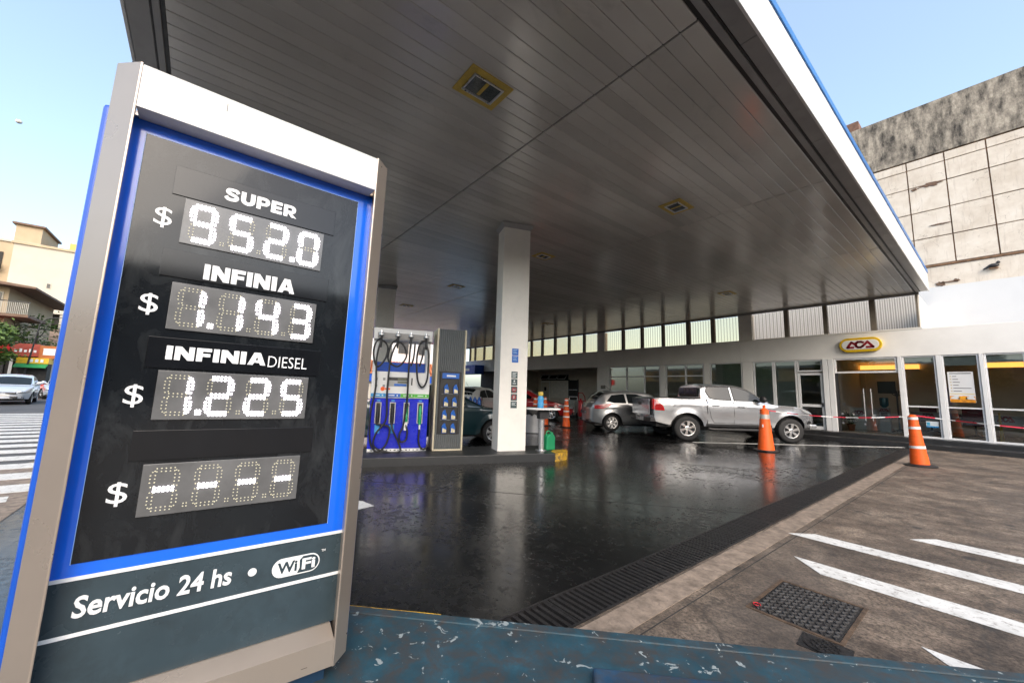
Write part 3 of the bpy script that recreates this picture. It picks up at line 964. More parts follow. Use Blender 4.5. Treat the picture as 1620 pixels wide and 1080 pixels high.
# ------------------------------------------------------------------ workshop recess on the left
MB().box(-29.1, -14.73, 22.3, 22.45, 0, 3.5).build('rear_wall', M_cream, bld)
MB().box(-14.72, -14.62, D + .26, 22.3, 0, 3.5).build('partition', M_cream, bld)
MB().box(-29.1, -14.73, D + .26, 22.3, 3.0, 3.04).build('recess_ceiling', M_cream, bld)
MB().box(-24.5, -24.35, D + .1, 22.3, 0, 3.0).build('partition', M_cream, bld)
MB().box(-29.1, -24.6, 19.7, 19.85, 0, 2.99).build('bay_shade_screen', M_foam, bld)  # dark sheet put in to paint the gloom of the bay
# door, awning windows and dark doorway on the recess rear wall
RY = 22.295
t = bpy.data.objects.new('door', None); COL.objects.link(t); t.parent = bld; t.location = (-23.4, RY, 0)
MB().box(-.52, .52, -.05, 0, 0, 2.22).build('door_frame', M_whitefr, t)
MB().box(-.45, .45, -.075, -.051, .01, 2.15).build('door_leaf', pbr('pale_door', (.60, .56, .48), .5), t, bevel=.006)
MB().box(-.12, .14, -.08, -.0755, 1.45, 1.75).build('door_pane', M_carglass, t)
t = bpy.data.objects.new('white_board', None); COL.objects.link(t); t.parent = bld; t.location = (-21.8, RY, .9)
MB().box(-.95, .95, -.06, 0, 0, 1.35).build('board', pbr('board_white', (.70, .66, .58), .5), t, bevel=.006)
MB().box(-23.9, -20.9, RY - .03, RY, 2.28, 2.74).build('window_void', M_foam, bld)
for i in range(3):
    x0 = -23.8 + i * .97
    t = bpy.data.objects.new('awning_window', None); COL.objects.link(t); t.parent = bld; t.location = (x0 + .46, RY - .04, 2.74); t.rotation_euler = (R(-38), 0, 0)
    f = MB()
    for a in ((-.44, -.40, -.46, 0), (.40, .44, -.46, 0), (-.40, .40, -.46, -.42), (-.40, .40, -.04, 0)):
        f.box(a[0], a[1], -.015, .015, a[2], a[3])
    f.build('frame', M_whitefr, t)
    MB().box(-.40, .40, -.004, .004, -.42, -.04).build('pane', M_glass, t)
t = bpy.data.objects.new('doorway', None); COL.objects.link(t); t.parent = bld; t.location = (-20.35, RY, 0)
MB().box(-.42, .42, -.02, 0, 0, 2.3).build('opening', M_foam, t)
MB().box(-.50, -.42, -.05, 0, 0, 2.36).build('jamb', M_dark, t)
MB().box(.42, .50, -.05, 0, 0, 2.36).build('jamb', M_dark, t)
for z in (.55, 1.05, 1.55):
    MB().box(-.42, .42, -.10, -.021, z, z + .03).build('shelf', M_alu, t)
# small meter boxes on the pillar
t = bpy.data.objects.new('meter_box', None); COL.objects.link(t); t.parent = bld; t.location = (-14.3, D - .017, 1.62)
for x in (-.12, .05):
    MB().box(x, x + .13, -.05, 0, 0, .20).build('cover', pbr('meter_grey', (.22, .21, .19), .5), t, bevel=.006)

# ------------------------------------------------------------------ ACA sign and logos
M_signred = pbr('logo_red', (.24, .006, .016), .4)
def stroke(mb, pts, w, y0, y1):
    for a, b in zip(pts, pts[1:]):
        a, b = Vector(a), Vector(b); d_ = (b - a)
        L = d_.length; n_ = Vector((-d_.y, d_.x)) / L * w / 2; e = d_ / L * w * .35
        mb.prism([tuple(a - e - n_), tuple(b + e - n_), tuple(b + e + n_), tuple(a - e + n_)], y0, y1, 'y')
def aca(parent, x0, x1, z0, z1, y, name='logo', m=M_signred):
    W_, H_ = x1 - x0, z1 - z0
    P = lambda *q: [(x0 + a * W_, z0 + b * H_) for a, b in q]
    mb = MB()
    w = .31 * H_
    stroke(mb, P((.25, .09), (.04, .09), (.20, .90), (.33, .55)), w, y - .006, y)
    stroke(mb, P((.62, .82), (.55, .92), (.44, .92), (.36, .72), (.36, .30), (.43, .09), (.52, .09), (.60, .25), (.78, .91)), w, y - .0064, y - .0004)
    stroke(mb, P((.78, .91), (.97, .09), (.74, .09)), w, y - .0068, y - .0008)
    return mb.build(name, m, parent)
s = thing('logo_sign', 'oval wall sign with yellow rim and dark red letters ACA over the entrance', 'sign', (-2.99, D - .02, 3.315))
def stadium(hw, hh, n=10):
    r_ = hh
    return [(hw - r_ + r_ * math.cos(-PI / 2 + PI * i / n), r_ * math.sin(-PI / 2 + PI * i / n)) for i in range(n + 1)] + \
           [(-hw + r_ + r_ * math.cos(PI / 2 + PI * i / n), r_ * math.sin(PI / 2 + PI * i / n)) for i in range(n + 1)]
MB().prism(stadium(.575, .25), -.13, 0, 'y').build('rim', pbr('sign_yellow', (.72, .47, .01), .35, var=.05), s, bevel=.02, seg=3)
MB().prism(stadium(.50, .165), -.145, -.125, 'y').build('face', pbr('sign_white', (.78, .78, .76), .4, var=.03), s, bevel=.008)
aca(s, -.37, .37, -.115, .115, -.1455, 'letters')

# ------------------------------------------------------------------ things inside the office, seen through the glass
M_deskw = pbr('desk_white', (.62, .60, .56), .4)
M_deskg = pbr('desk_band_grey', (.30, .29, .28), .4)
M_chair = pbr('burgundy_fabric', (.12, .008, .014), .7)
def desk(x0, x1, label, logos, z1=1.0):
    t = thing('reception_desk', label, 'desk', ((x0 + x1) / 2, 20.5, FZ), 0, 'reception desks inside the office')
    w = (x1 - x0) / 2
    MB().box(-w, w, 0, .6, .72 - .26 + .26, .76).build('desk_top', M_deskw, t, bevel=.006)
    MB().box(-w, w, -.03, 0.0, .48, .76).build('modesty_band', M_deskg, t)
    for x in (-w + .04, w - .04):
        MB().box(x - .02, x + .02, 0.02, .58, 0, .72).build('panel_leg', M_deskw, t)
    for lx in logos:
        aca(t, lx - (x0 + x1) / 2 - .17, lx - (x0 + x1) / 2 + .17, .555, .715, -.031)
desk(-2.15, -1.38, 'white reception desk with red logo seen behind the blue window note', (-1.72,))
desk(-1.32, -.45, 'white reception desk with red logo under the white window poster', (-.86,))
desk(-.38, .75, 'white reception desk with red logo at the right edge of the picture', (0.0,))
def chair(x, y, label, rz=0):
    t = thing('office_chair', label, 'chair', (x, y, FZ), rz, 'burgundy office chairs')
    MB().box(-.24, .24, -.22, .22, .40, .48).build('seat', M_chair, t, bevel=.03, seg=3)
    MB().box(-.23, .23, .19, .25, .55, .95).build('backrest', M_chair, t, bevel=.03, seg=3)
    MB().tube([(0, .22, .42), (0, .26, .6)], .02).build('back_post', M_dark, t)
    MB().tube([(0, 0, .08), (0, 0, .41)], .025).build('stem', M_dark, t)
    for k in range(5):
        a = 2 * PI * k / 5
        MB().tube([(0, 0, .09), (.27 * math.cos(a), .27 * math.sin(a), .04)], .018).build('leg', M_dark, t)
chair(-.62, 19.6, 'burgundy swivel chair behind the window poster', R(10))
chair(.55, 19.7, 'burgundy swivel chair at the right edge of the picture', R(-20))
chair(-1.75, 21.6, 'burgundy swivel chair behind the left desk', R(170))
t = thing('water_cooler', 'grey water cooler with blue bottle inside the entrance', 'water cooler', (-2.78, 20.0, FZ))
MB().box(-.15, .15, -.15, .15, 0, .88).build('cabinet', pbr('cooler_grey', (.42, .42, .42), .4), t, bevel=.02)
MB().box(-.09, .09, -.155, -.151, .50, .70).build('tap_recess', M_dark, t)
MB().lathe([(.05, .88), (.125, .96), (.13, 1.2), (.12, 1.24)], 18).build('bottle', pbr('cooler_bottle', (.02, .13, .16), .15), t, smooth=40)
aca(t, -.12, .12, .74, .84, -.156)
t = thing('coat_rack', 'tall black coat rack right of the water cooler', 'coat rack', (-2.42, 20.0, FZ))
MB().tube([(0, 0, 0.03), (0, 0, 1.5)], .025).build('pole', M_dark, t)
for k in range(4):
    a = PI / 2 * k + .5
    MB().tube([(0, 0, 1.3), (.11 * math.cos(a), .11 * math.sin(a), 1.36), (.17 * math.cos(a), .17 * math.sin(a), 1.5)], .014).build('hook', M_dark, t)
    MB().tube([(0, 0, .12), (.22 * math.cos(a), .22 * math.sin(a), .02)], .018).build('foot', M_dark, t)
t = thing('low_cabinet', 'white reception counter with red logo behind the potted plant', 'cabinet', (-3.45, 20.4, FZ))
MB().box(-.5, .42, 0, .5, 0, .80).build('carcass', M_deskw, t, bevel=.008)
MB().box(-.52, .44, -.03, .52, .80, .84).build('counter_top', M_deskw, t, bevel=.006)
aca(t, -.3, .02, .58, .72, -.001)
t = thing('potted_plant', 'green leafy plant in terracotta pot inside the entrance', 'plant', (-3.60, 19.1, FZ))
MB().lathe([(.085, 0), (.12, .2), (.13, .2), (.13, .235), (.115, .235), (.11, .2)], 18).build('pot', pbr('terracotta', (.34, .11, .04), .7), t, smooth=35)
lf = MB()
for k in range(46):
    a = random.uniform(0, 2 * PI); el = random.uniform(.5, 1.45); L = random.uniform(.25, .6)
    base = Vector((.04 * math.cos(a), .04 * math.sin(a), .2 + random.uniform(0, .25)))
    dr = Vector((math.cos(a) * math.cos(el), math.sin(a) * math.cos(el), math.sin(el)))
    sd = dr.cross(Vector((0, 0, 1))).normalized() * .025
    mid = base + dr * L * .5; tip = base + dr * L - Vector((0, 0, .06))
    lf.quad(base, mid - sd, tip, mid + sd)
lf.build('leaves', pbr('plant_leaf', (.045, .09, .025), .5, var=.4, scale=20), t, recalc=False)
MB().tube([(0, 0, .18), (.01, 0, .5)], .012).build('stem', M_wood, t)
t = thing('wall_picture', 'small dark blue framed notice on the office wall right of the door handles', 'notice', (-3.02, 22.59, 1.95))
MB().box(-.28, .28, -.03, 0, -.25, .25).build('frame', M_dark, t)
MB().box(-.25, .25, -.034, -.0305, -.22, .22).build('sheet', M_stick, t)
t = thing('yellow_stand', 'thin yellow easel leg behind the right hand window', 'stand', (-.13, 19.4, FZ))
MB().tube([(0, 0, 0), (.02, 0, .85)], .022).build('leg', M_yellow, t)
MB().tube([(.05, .1, 0), (.02, 0, .85)], .015).build('leg', M_yellow, t)
M_warm = emit('warm_glow_strip', (1.0, .45, .09), 1.0)  # glowing strips added to make the orange glass bands and light the office
for x0, x1, lab in ((-3.8, -2.0, 'warm orange lit strip on the office wall above the entrance'), (-.35, 1.6, 'warm orange lit strip on the office wall behind the right windows')):
    t = thing('added_glow_strip', lab, 'light', ((x0 + x1) / 2, 22.59, 2.66), 0, 'lit strips inside the office')
    MB().box((x0 - x1) / 2, (x1 - x0) / 2, -.08, 0, 0, .04).build('tray', M_whitefr, t)
    MB().box((x0 - x1) / 2, (x1 - x0) / 2, -.06, -.005, .041, .22).build('glow_face', M_warm, t)
# poster and note on the glass
t = thing('window_poster', 'white poster with bullet list and orange cars stuck on the window', 'poster', (-.765, D + .045, 1.40))
MB().box(-.26, .26, 0, .004, 0, .93).build('sheet', pbr('poster_white', (.72, .73, .74), .5, var=.03), t)
MB().box(-.255, .255, -.003, -.0005, .0, .19).build('orange_band', pbr('poster_orange', (.75, .27, .01), .5, var=.5, scale=14), t)
MB().box(-.255, .255, -.003, -.0005, .25, .265).build('yellow_rule', pbr('poster_yellow', (.75, .55, .03), .5), t)
dk = pbr('poster_print', (.08, .08, .09), .6)
MB().box(-.22, .22, -.003, -.0005, .868, .892).build('print_line', dk, t)
for k in range(6):
    z = .79 - k * .09
    MB().box(-.215, -.19, -.003, -.0005, z - .012, z + .012).build('bullet', M_yellow, t)
    MB().box(-.165, (-.08, -.05, -.02, -.05, .2, 0)[k], -.003, -.0005, z - .009, z + .009).build('print_line', dk, t)
for k in range(3):
    cx = -.16 + k * .15
    car_ = [(cx - .09, .10), (cx - .07, .15), (cx - .03, .17), (cx + .02, .20), (cx + .07, .20), (cx + .10, .15), (cx + .11, .09)]
    MB().prism(car_, -.0045, -.0031, 'y').build('printed_car', (pbr('print_white', (.7, .7, .68), .5), pbr('print_orange', (.8, .35, .02), .5))[k % 2], t)
t = thing('window_note', 'small light blue and white note stuck low on the window', 'notice', (-1.455, D + .045, .59))
MB().box(-.135, .135, 0, .004, 0, .19).build('sheet', pbr('note_white', (.68, .74, .78), .5), t)
MB().box(-.135, .135, -.003, -.0005, 0, .045).build('blue_foot', pbr('note_blue', (.02, .22, .5), .5), t)
MB().box(-.12, -.05, -.003, -.0005, .06, .16).build('blue_mark', pbr('note_cyan', (.08, .40, .62), .5), t)

# small blue box sign hung on the band at the far left
t = thing('workshop_sign', 'small blue box sign hanging over the dark workshop bay at far left', 'sign', (-27.6, D - .04, 2.62))
MB().box(-1.25, 1.25, -.9, 0, 0, .74).build('box', M_blue, t, bevel=.02)
MB().box(-.5, .45, -.905, -.9005, .26, .46).build('lettering_panel', M_letter, t)

# ================================================================== NEIGHBOUR WALL behind the building
NY = 21.0
nb = thing('party_wall', 'tall weathered party wall with cream panels and rusty joints beyond the station', 'building')
NX0, NX1 = -7.8, 6.4
MB().box(NX0, NX1, NY + .03, NY + 6, 3.705, 12.86).build('wall', M_rust, nb)
MB().box(NX0, NX1, NY - .04, NY + .03, 10.76, 12.88).build('parapet', M_weath, nb)
whitew = pbr('whitewashed_wall', (.66, .665, .67), .8, var=.03, scale=.9, bmp=.2, bscale=30, dirt=.02)
MB().box(NX0, NX1, NY - .035, NY + .03, 3.705, 5.62).build('whitewash', whitew, nb)
MB().box(NX0, NX1, NY - .018, NY + .03, 5.62, 6.38).build('render_band', M_panel, nb)
MB().box(NX0, NX1, NY - .05, NY + .03, 6.40, 6.47).build('ledge', M_rust, nb)
zrows = [6.48, 7.53, 8.59, 9.63, 10.38, 10.72]
me = {}
i = 0
xk = -1.66 + 1.003 * -6
while xk < NX1 - .3:
    for r_ in range(5):
        z0, z1 = zrows[r_] + .018, zrows[r_ + 1] - .018
        if r_ not in me:
            me[r_] = MB().box(.018, .985, NY - .022, NY + .03, z0, z1).mesh('panel', M_panel)
        o = put('panel', me[r_], nb, (xk, random.uniform(-.008, .004), 0))
    xk += 1.003
MB().box(NX0 + .5, NX0 + 1.6, NY + 1, NY + 2, 12.86, 13.4).build('parapet_block', M_weath, nb)
MB().box(-3.35, -2.95, NY + .1, NY + .8, 12.86, 13.35).build('chimney', pbr('old_brick', (.18, .10, .07), .85, scale=12, var=.3), nb)
# broken render scars
scar = pbr('broken_render', (.16, .10, .07), .9, var=.4, scale=12, bmp=.6)
def blotch(cx, cz, w, h, seed):
    rr = random.Random(seed)
    pts = []
    for k in range(22):
        a = 2 * PI * k / 22
        f_ = rr.uniform(.55, 1.1)
        pts.append((cx + w * math.cos(a) * f_, cz + h * math.sin(a) * f_))
    MB().prism(pts, NY - .045, NY - .02, 'y').build('render_scar', scar, nb)
for q in ((-1.05, 9.6, .36, .09, 1), (-1.5, 9.55, .12, .05, 2), (-1.08, 5.72, .14, .10, 3), (-.7, 5.78, .10, .06, 4), (-.9, 5.75, .25, .03, 5), (-.95, 7.98, .28, .03, 6)):
    blotch(*q)
bird = thing('pigeon', 'dark pigeon perched below the rusty ledge of the party wall', 'bird', (.165, NY - .10, 6.02))
MB().ell((0, 0, .08), (.13, .06, .07), 12, 8).ell((.11, 0, .17), (.045, .042, .05), 10, 6).tube([(.06, 0, .11), (.10, 0, .16)], .04).tube([(-.08, 0, .07), (-.24, 0, -.02)], [.05, .02]).build('body', M_dark, bird, smooth=60)
MB().box(-.1, .1, -.05, .07, -.02, .0).build('perch', M_rust, bird)

rb_ = thing('added_shade_block', 'long plain block standing a street away beyond the right edge', 'building')
MB().box(30, 120, 58, 70, 0, 18).build('wall', M_cream, rb_)  # unseen block added to keep low sun off the forecourt
MB().box(29.8, 120, 57.8, 70.2, 18, 18.4).build('parapet', M_weath, rb_)
for k in range(20):
    for z in (4, 8, 12):
        w_ = MB().box(33 + k * 4, 34.6 + k * 4, 57.94, 58.01, z, z + 2).build('window', M_whitefr, rb_)
        MB().box(33.1 + k * 4, 34.5 + k * 4, 57.925, 57.935, z + .1, z + 1.9).build('pane', M_carglass, w_)
rb_ = thing('reflection_dark_row', 'dark brick row across the side street, mirrored in the price panel', 'building')
MB().box(40, 52, -46, 30, 0, 10.6).build('wall', pbr('dark_brick', (.055, .042, .036), .85, var=.2, scale=2), rb_)  # unseen row added to hide the bright horizon from the price panel
MB().box(39.7, 52, -46.2, 30.2, 10.6, 11).build('parapet', M_cream, rb_)
for k in range(18):
    for z in (2.5, 6.5):
        w_ = MB().box(39.93, 40.01, -43 + k * 4, -41.4 + k * 4, z, z + 2).build('window', M_whitefr, rb_)
        MB().box(39.915, 39.925, -42.9 + k * 4, -41.5 + k * 4, z + .1, z + 1.9).build('pane', M_carglass, w_)

# ================================================================== PRICE SIGN
sg = thing('price_sign', 'tall fuel price totem with blue border, black panel and silver frame in the foreground', 'sign', (-1.8, .124, .15))
sg.rotation_euler = (-.012, 0, 0)
Z0 = -.15                                              # model with z measured from the ground
HW = .4225
M_sblue = pbr('sign_blue_print', (.008, .13, .78), .16, var=.06, scale=3, coat=.6)
def mat_smoky():
    m, nt, ns, ls, b = nodes_of('sign_black_acrylic')
    co = wcoords(nt)
    c = ramp(nt, noise(nt, co, 3, 5, .6), [(.3, (.006, .007, .009)), (.7, (.012, .015, .018))])
    dust = ramp(nt, noise(nt, wcoords(nt, (1, 1.3, .7)), 5.5, 9, .72, .8), [(.5, 0), (.72, .5)])
    c = mix(nt, dust, c, (.05, .056, .06))
    ls.new(c, b.inputs['Base Color'])
    sm = noise(nt, wcoords(nt, (1, 1.2, .8)), 4.5, 7, .7, .6)
    ls.new(ramp(nt, sm, [(.35, .04), (.6, .10), (.75, .22)]), b.inputs['Roughness'])
    b.inputs['Specular IOR Level'].default_value = .45
    return m
M_acr = mat_smoky()
M_strip = pbr('label_strip_black', (.007, .008, .010), .10, var=.2, scale=5, spec=.5)
# frame stiles with chamfered outer face
for s in (-1, 1):
    pl = [(0, s * HW), (-.004, s * (HW + .004)), (-.068, s * (HW + .068)), (-.15, s * (HW + .068)), (-.15, s * (HW + .014)), (-.006, s * (HW + .006)), (-.004, s * (HW - .006)), (0, s * (HW - .006))]
    MB().prism(pl, .218 + Z0, 2.457 + Z0).build('stile', M_silver, sg, bevel=.003)
pl = [(0, 2.29 + Z0), (0, 2.447 + Z0), (-.012, 2.457 + Z0), (-.15, 2.457 + Z0), (-.15, 2.29 + Z0)]
mb = MB()
n_ = len(pl)
vs = [(x, -HW + .0065, z) for x, z in pl] + [(x, HW - .0065, z) for x, z in pl]
mb.add(vs, [tuple(range(n_))[::-1], tuple(range(n_, 2 * n_))] + [(i, (i + 1) % n_, n_ + (i + 1) % n_, n_ + i) for i in range(n_)])
mb.build('top_rail', pbr('sign_top_white', (.60, .605, .59), .4, var=.03, scale=3), sg)
pl = [(0, .222 + Z0), (0, .322 + Z0), (-.078, .352 + Z0), (-.15, .352 + Z0), (-.15, .222 + Z0)]
mb = MB(); n_ = len(pl)
vs = [(x, -HW + .0065, z) for x, z in pl] + [(x, HW - .0065, z) for x, z in pl]
mb.add(vs, [tuple(range(n_))[::-1], tuple(range(n_, 2 * n_))] + [(i, (i + 1) % n_, n_ + (i + 1) % n_, n_ + i) for i in range(n_)])
mb.build('bottom_rail', M_silver, sg)
# blue body behind the frame, small bracket on top, plinth
MB().box(-.31, -.145, -HW - .098, HW + .098, .22 + Z0, 2.335 + Z0).build('rear_case', M_blue, sg, bevel=.012)
MB().box(-.46, -.312, -HW - .05, HW + .05, .218 + Z0, 2.457 + Z0).build('rear_frame', M_silver, sg, bevel=.03)
MB().box(-.38, -.05, -HW + .02, HW - .02, 0, .215 + Z0).build('plinth', pbr('plinth_blue', (.006, .03, .07), .5), sg)
MB().tube([(-.05, -HW + .01, 2.455 + Z0), (-.05, -HW + .01, 2.475 + Z0), (-.06, -HW - .03, 2.475 + Z0)], .006, 6).build('bracket', M_dark, sg)
MB().box(.0002, .0012, -.172, -.1705, 2.395 + Z0, 2.425 + Z0).build('scratch', M_dark, sg)
for yy, zz, w_, h_ in ((.05, .262, .03, .0016), (-.2, .285, .018, .0014), (.3, .25, .022, .0016)):
    MB().box(.0002, .001, yy, yy + w_, zz + Z0, zz + h_ + Z0).build('scratch', M_dark, sg)
# printed panel, recessed
PX = -.085
MB().box(PX - .02, PX, -HW - .012, HW + .012, .715 + Z0, 2.289 + Z0).build('blue_panel', M_sblue, sg)
MB().box(PX - .02, PX, -HW - .012, HW + .012, .353 + Z0, .714 + Z0).build('slate_panel', pbr('slate_panel_dusty', (.035, .055, .068), .22, var=.15, scale=5, dirt=.5, rvar=.5), sg)
MB().box(PX + .0005, PX + .004, -.389, .367, .762 + Z0, 2.241 + Z0).build('black_panel', M_acr, sg, bevel=.001)
for z in (.716, .546):
    MB().box(PX + .0005, PX + .002, -HW - .012, HW + .012, z - .006 + Z0, z + .006 + Z0).build('white_rule', M_letter, sg)
edge = pbr('blue_edge_line', (.25, .42, .75), .3)
for a in ((-.391, -.389, .76, 2.243), (.367, .369, .76, 2.243), (-.389, .367, 2.241, 2.243)):
    MB().box(PX + .0005, PX + .003, a[0], a[1], a[2] + Z0, a[3] + Z0).build('edge_line', edge, sg)
YC = -.0115
FX = PX + .0045
# label strips
strips = []
for z0, z1 in ((2.041, 2.155), (1.728, 1.831), (1.392, 1.503), (1.070, 1.173)):
    strips.append(MB().box(FX, FX + .004, YC - .2835, YC + .2835, z0 + Z0, z1 + Z0).build('label_strip', M_strip, sg, bevel=.001))
TX = FX + .0045
dy = lambda y, z: y - .124 - .012 * (z - .15)
block_text('lettering', 'SUPER', M_letter, strips[0], dy(.007, 2.1), dy(.262, 2.1), 2.071 + Z0, .053, TX)
block_text('lettering', 'INFINIA', M_letter, strips[1], dy(-.027, 1.76), dy(.283, 1.76), 1.737 + Z0, .060, TX)
block_text('lettering', 'INFINIA', M_letter, strips[2], dy(-.103, 1.44), dy(.206, 1.44), 1.424 + Z0, .050, TX)
text('lettering', 'DIESEL', M_letter, strips[2], dy(.214, 1.44), dy(.358, 1.44), 1.419 + Z0, .047, TX, -.008)
# LED displays
M_led = emit('led_lit_white', (1.0, .93, 1.0), 5.0)
M_ledoff = pbr('led_unlit', (.60, .58, .42), .25, var=.05)
M_dispbg = pbr('display_window', (.11, .113, .116), .18, var=.25, scale=6, spec=.7, rvar=.5)
SEG = {'0': 'abcdef', '1': 'bc', '2': 'abged', '3': 'abgcd', '4': 'fgbc', '5': 'afgcd', '9': 'abcdfg', '-': 'g', ' ': ''}
def seg_dots(w, h):
    p = w / 6.0                       # dot pitch
    q = (h / 2 - p * .9) / 4.6
    out = {}
    row = lambda z: [(x, z + s) for x in [-1.85 * p + i * p * .925 for i in range(5)] for s in (-p * .40, p * .40)]
    out['a'] = row(h / 2 - p * .4); out['d'] = row(-h / 2 + p * .4); out['g'] = row(0)
    def colm(sx, sz):
        o_ = []
        for i in range(5):
            z = (p * .95 + q * i * .93)
            inner = sx * (w / 2 - p * .95); outer = sx * (w / 2)
            zo = z
            if i == 4:
                o_ += [(inner + sx * p * .15, sz * (z + q * .18)), (outer - sx * p * .35, sz * (z - q * .05))]
            elif i == 0:
                o_ += [(inner, sz * z), (outer - sx * p * .3, sz * (z - q * .25))]
            else:
                o_ += [(inner, sz * z), (outer, sz * z)]
        return o_
    out['b'] = colm(1, 1); out['c'] = colm(1, -1); out['f'] = colm(-1, 1); out['e'] = colm(-1, -1)
    return out
DOTS = seg_dots(.078, .142)
def dots(pts, r, x, cy, cz, n=7):
    mb = MB()
    for (a, b) in pts:
        vs = [(x + .0004, cy + a + r * math.cos(2 * PI * k / n), cz + b + r * math.sin(2 * PI * k / n)) for k in range(n)]
        c = (x + (.0055 if r > .004 else .002), cy + a, cz + b)
        mb.add(vs + [c], [(k, (k + 1) % n, n) for k in range(n)])
    return mb
for zc, val, dots_on in ((1.948, '9520', (2,)), (1.622, '1143', (0,)), (1.297, '1225', (0,)), (.970, '----', ())):
    dsp = MB().box(FX, FX + .006, YC - .2435, YC + .2435, zc - .0875 + Z0, zc + .0875 + Z0).build('price_display', M_dispbg, sg, bevel=.0015)
    x = FX + .006
    for k, ch in enumerate(val):
        cy = YC - .2435 + .062 + k * .1225
        on_, off_ = [], []
        for s_, pts in DOTS.items():
            (on_ if s_ in SEG[ch] else off_).extend(pts)
        dp = [(.060 + .009 * i, -.066 + .010 * j) for i in range(2) for j in range(2)]
        if k < 3:
            (on_ if k in dots_on else off_).extend(dp)
        if on_: dots(on_, .0047, x, cy, zc + Z0).build('lit_digit', M_led, dsp)
        if off_: dots(off_, .0026, x, cy, zc + Z0, 5).build('unlit_digit', M_ledoff, dsp)
    text('dollar_sign', '$', M_letter, sg, YC - .322, YC - .272, zc - .033 + Z0, .068, FX, .0)
# lower lettering
text('lettering', 'Servicio 24 hs', M_letter, sg, dy(-.238, .62), dy(.172, .62), .598 + Z0, .062, PX + .001, .022, .05)
MB().lathe([(.0145, PX + .0005), (.0145, PX + .0025)], 20, (0, dy(.238, .62), .622 + Z0), 'x').build('dot_mark', M_letter, sg)
wc, wz = dy(.393, .62), .613 + Z0
lg = MB()
st = [(wc + a, wz + b) for a, b in stadium(.088, .036, 12)]
lg.prism(st, PX + .0005, PX + .0022, 'x')
lg = lg.build('wifi_badge', M_letter, sg)
inn = [(wc + .004, wz - .0315), (wc + .052, wz - .0315)] + [(wc + .052 + .0315 * math.cos(-PI / 2 + PI * i / 10), wz + .0315 * math.sin(-PI / 2 + PI * i / 10)) for i in range(1, 10)] + [(wc + .052, wz + .0315), (wc + .022, wz + .0315), (wc + .010, wz + .018), (wc + .012, wz - .012)]
MB().prism(inn, PX + .0024, PX + .0032, 'x').build('badge_inset', M_gray, lg)
text('badge_letters', 'Wi', M_gray, lg, wc - .070, wc + .002, wz - .019, .040, PX + .0024, .03, depth=.001)
text('badge_letters', 'Fi', M_letter, lg, wc + .020, wc + .070, wz - .019, .040, PX + .0034, .03, depth=.001)
text('trade_mark', 'TM', M_letter, sg, wc + .092, wc + .108, wz + .034, .009, PX + .0005, .01, depth=.001)

# ================================================================== FUEL PUMP AND OIL DISPLAY on the island
M_pblue = pbr('pump_blue', (.008, .02, .52), .28, var=.1, scale=3, coat=.3)
M_pwhite = pbr('pump_white', (.72, .73, .73), .35, var=.04, scale=3)
M_pcream = pbr('pump_cream_edge', (.58, .52, .38), .45)
M_hose = pbr('hose_black', (.008, .008, .009), .4, var=.1)
M_noz = pbr('nozzle_green', (.01, .33, .12), .4)
M_lcd = pbr('lcd_screen', (.16, .17, .13), .2)
pm = thing('fuel_pump', 'blue and white fuel pump with four black hoses on the near island', 'fuel pump', W(-.105, -7.86, .15), IANG)
PWD, PD = 1.08, .62          # width, depth ; z from island top
MB().box(-.0, PWD, .0, PD, .055, .99).build('lower_cabinet', M_pblue, pm, bevel=.012)
MB().box(.0, PWD, .01, PD - .01, 0, .053).build('base_rail', M_pwhite, pm, bevel=.006)
for k in range(14):
    MB().box(.06 + k * .07, .06 + k * .07 + (.02 if k % 3 else .035), .006, .0095, .018, .036).build('base_slot', M_dark, pm)
MB().box(-.004, PWD + .004, -.02, PD + .02, .994, 1.50).build('head', M_pwhite, pm, bevel=.02)
# uprights and top beam
for x0 in (.0, PWD - .075):
    MB().box(x0, x0 + .075, .12, PD - .12, 1.50, 2.12).build('mast', M_pwhite, pm, bevel=.01)
MB().box(-.02, PWD + .02, .02, PD - .02, 2.12, 2.345).build('top_beam', M_pwhite, pm, bevel=.015)
MB().box(.05, PWD - .05, -.004, .0195, 2.14, 2.25).build('beam_channel', M_lip, pm, bevel=.005)
MB().box(.04, PWD - .04, .30, .33, 1.502, 1.70).build('rear_panel', M_blue, pm)
# head details: display, keypad, product strip, round mark
MB().box(.30, .68, -.024, -.0202, 1.22, 1.40).build('display_bezel', pbr('bezel_grey', (.35, .36, .36), .4), pm)
MB().box(.31, .67, -.027, -.0242, 1.335, 1.39).build('display_head', M_dark, pm)
MB().box(.47, .64, -.03, -.0272, 1.345, 1.38).build('display', M_lcd, pm)
MB().box(.47, .66, -.0275, -.0242, 1.285, 1.32).build('display', M_lcd, pm)
MB().box(.41, .64, -.0275, -.0242, 1.23, 1.272).build('blue_tab', M_stickb, pm)
MB().box(.725, .75, -.0235, -.0202, 1.25, 1.39).build('keypad', M_dark, pm)
for k in range(2):
    for j in range(2):
        MB().box(.06 + .14 * k, .06 + .14 * k + .045, -.0225, -.0202, 1.2 + .13 * j, 1.25 + .13 * j).build('pictogram', pbr('pump_print', (.25, .26, .27), .5), pm)
MB().lathe([(.04, -.0202), (.04, -.024)], 14, (.205, 0, 1.17), 'y').build('round_mark', M_orange, pm)
MB().box(.25, .34, -.0235, -.0202, 1.155, 1.185).build('orange_print', M_orange, pm)
MB().lathe([(.055, -.0202), (.055, -.0225)], 16, (.9, 0, 1.25), 'y').build('printed_circle', pbr('pale_grey_print', (.50, .52, .52), .5), pm)
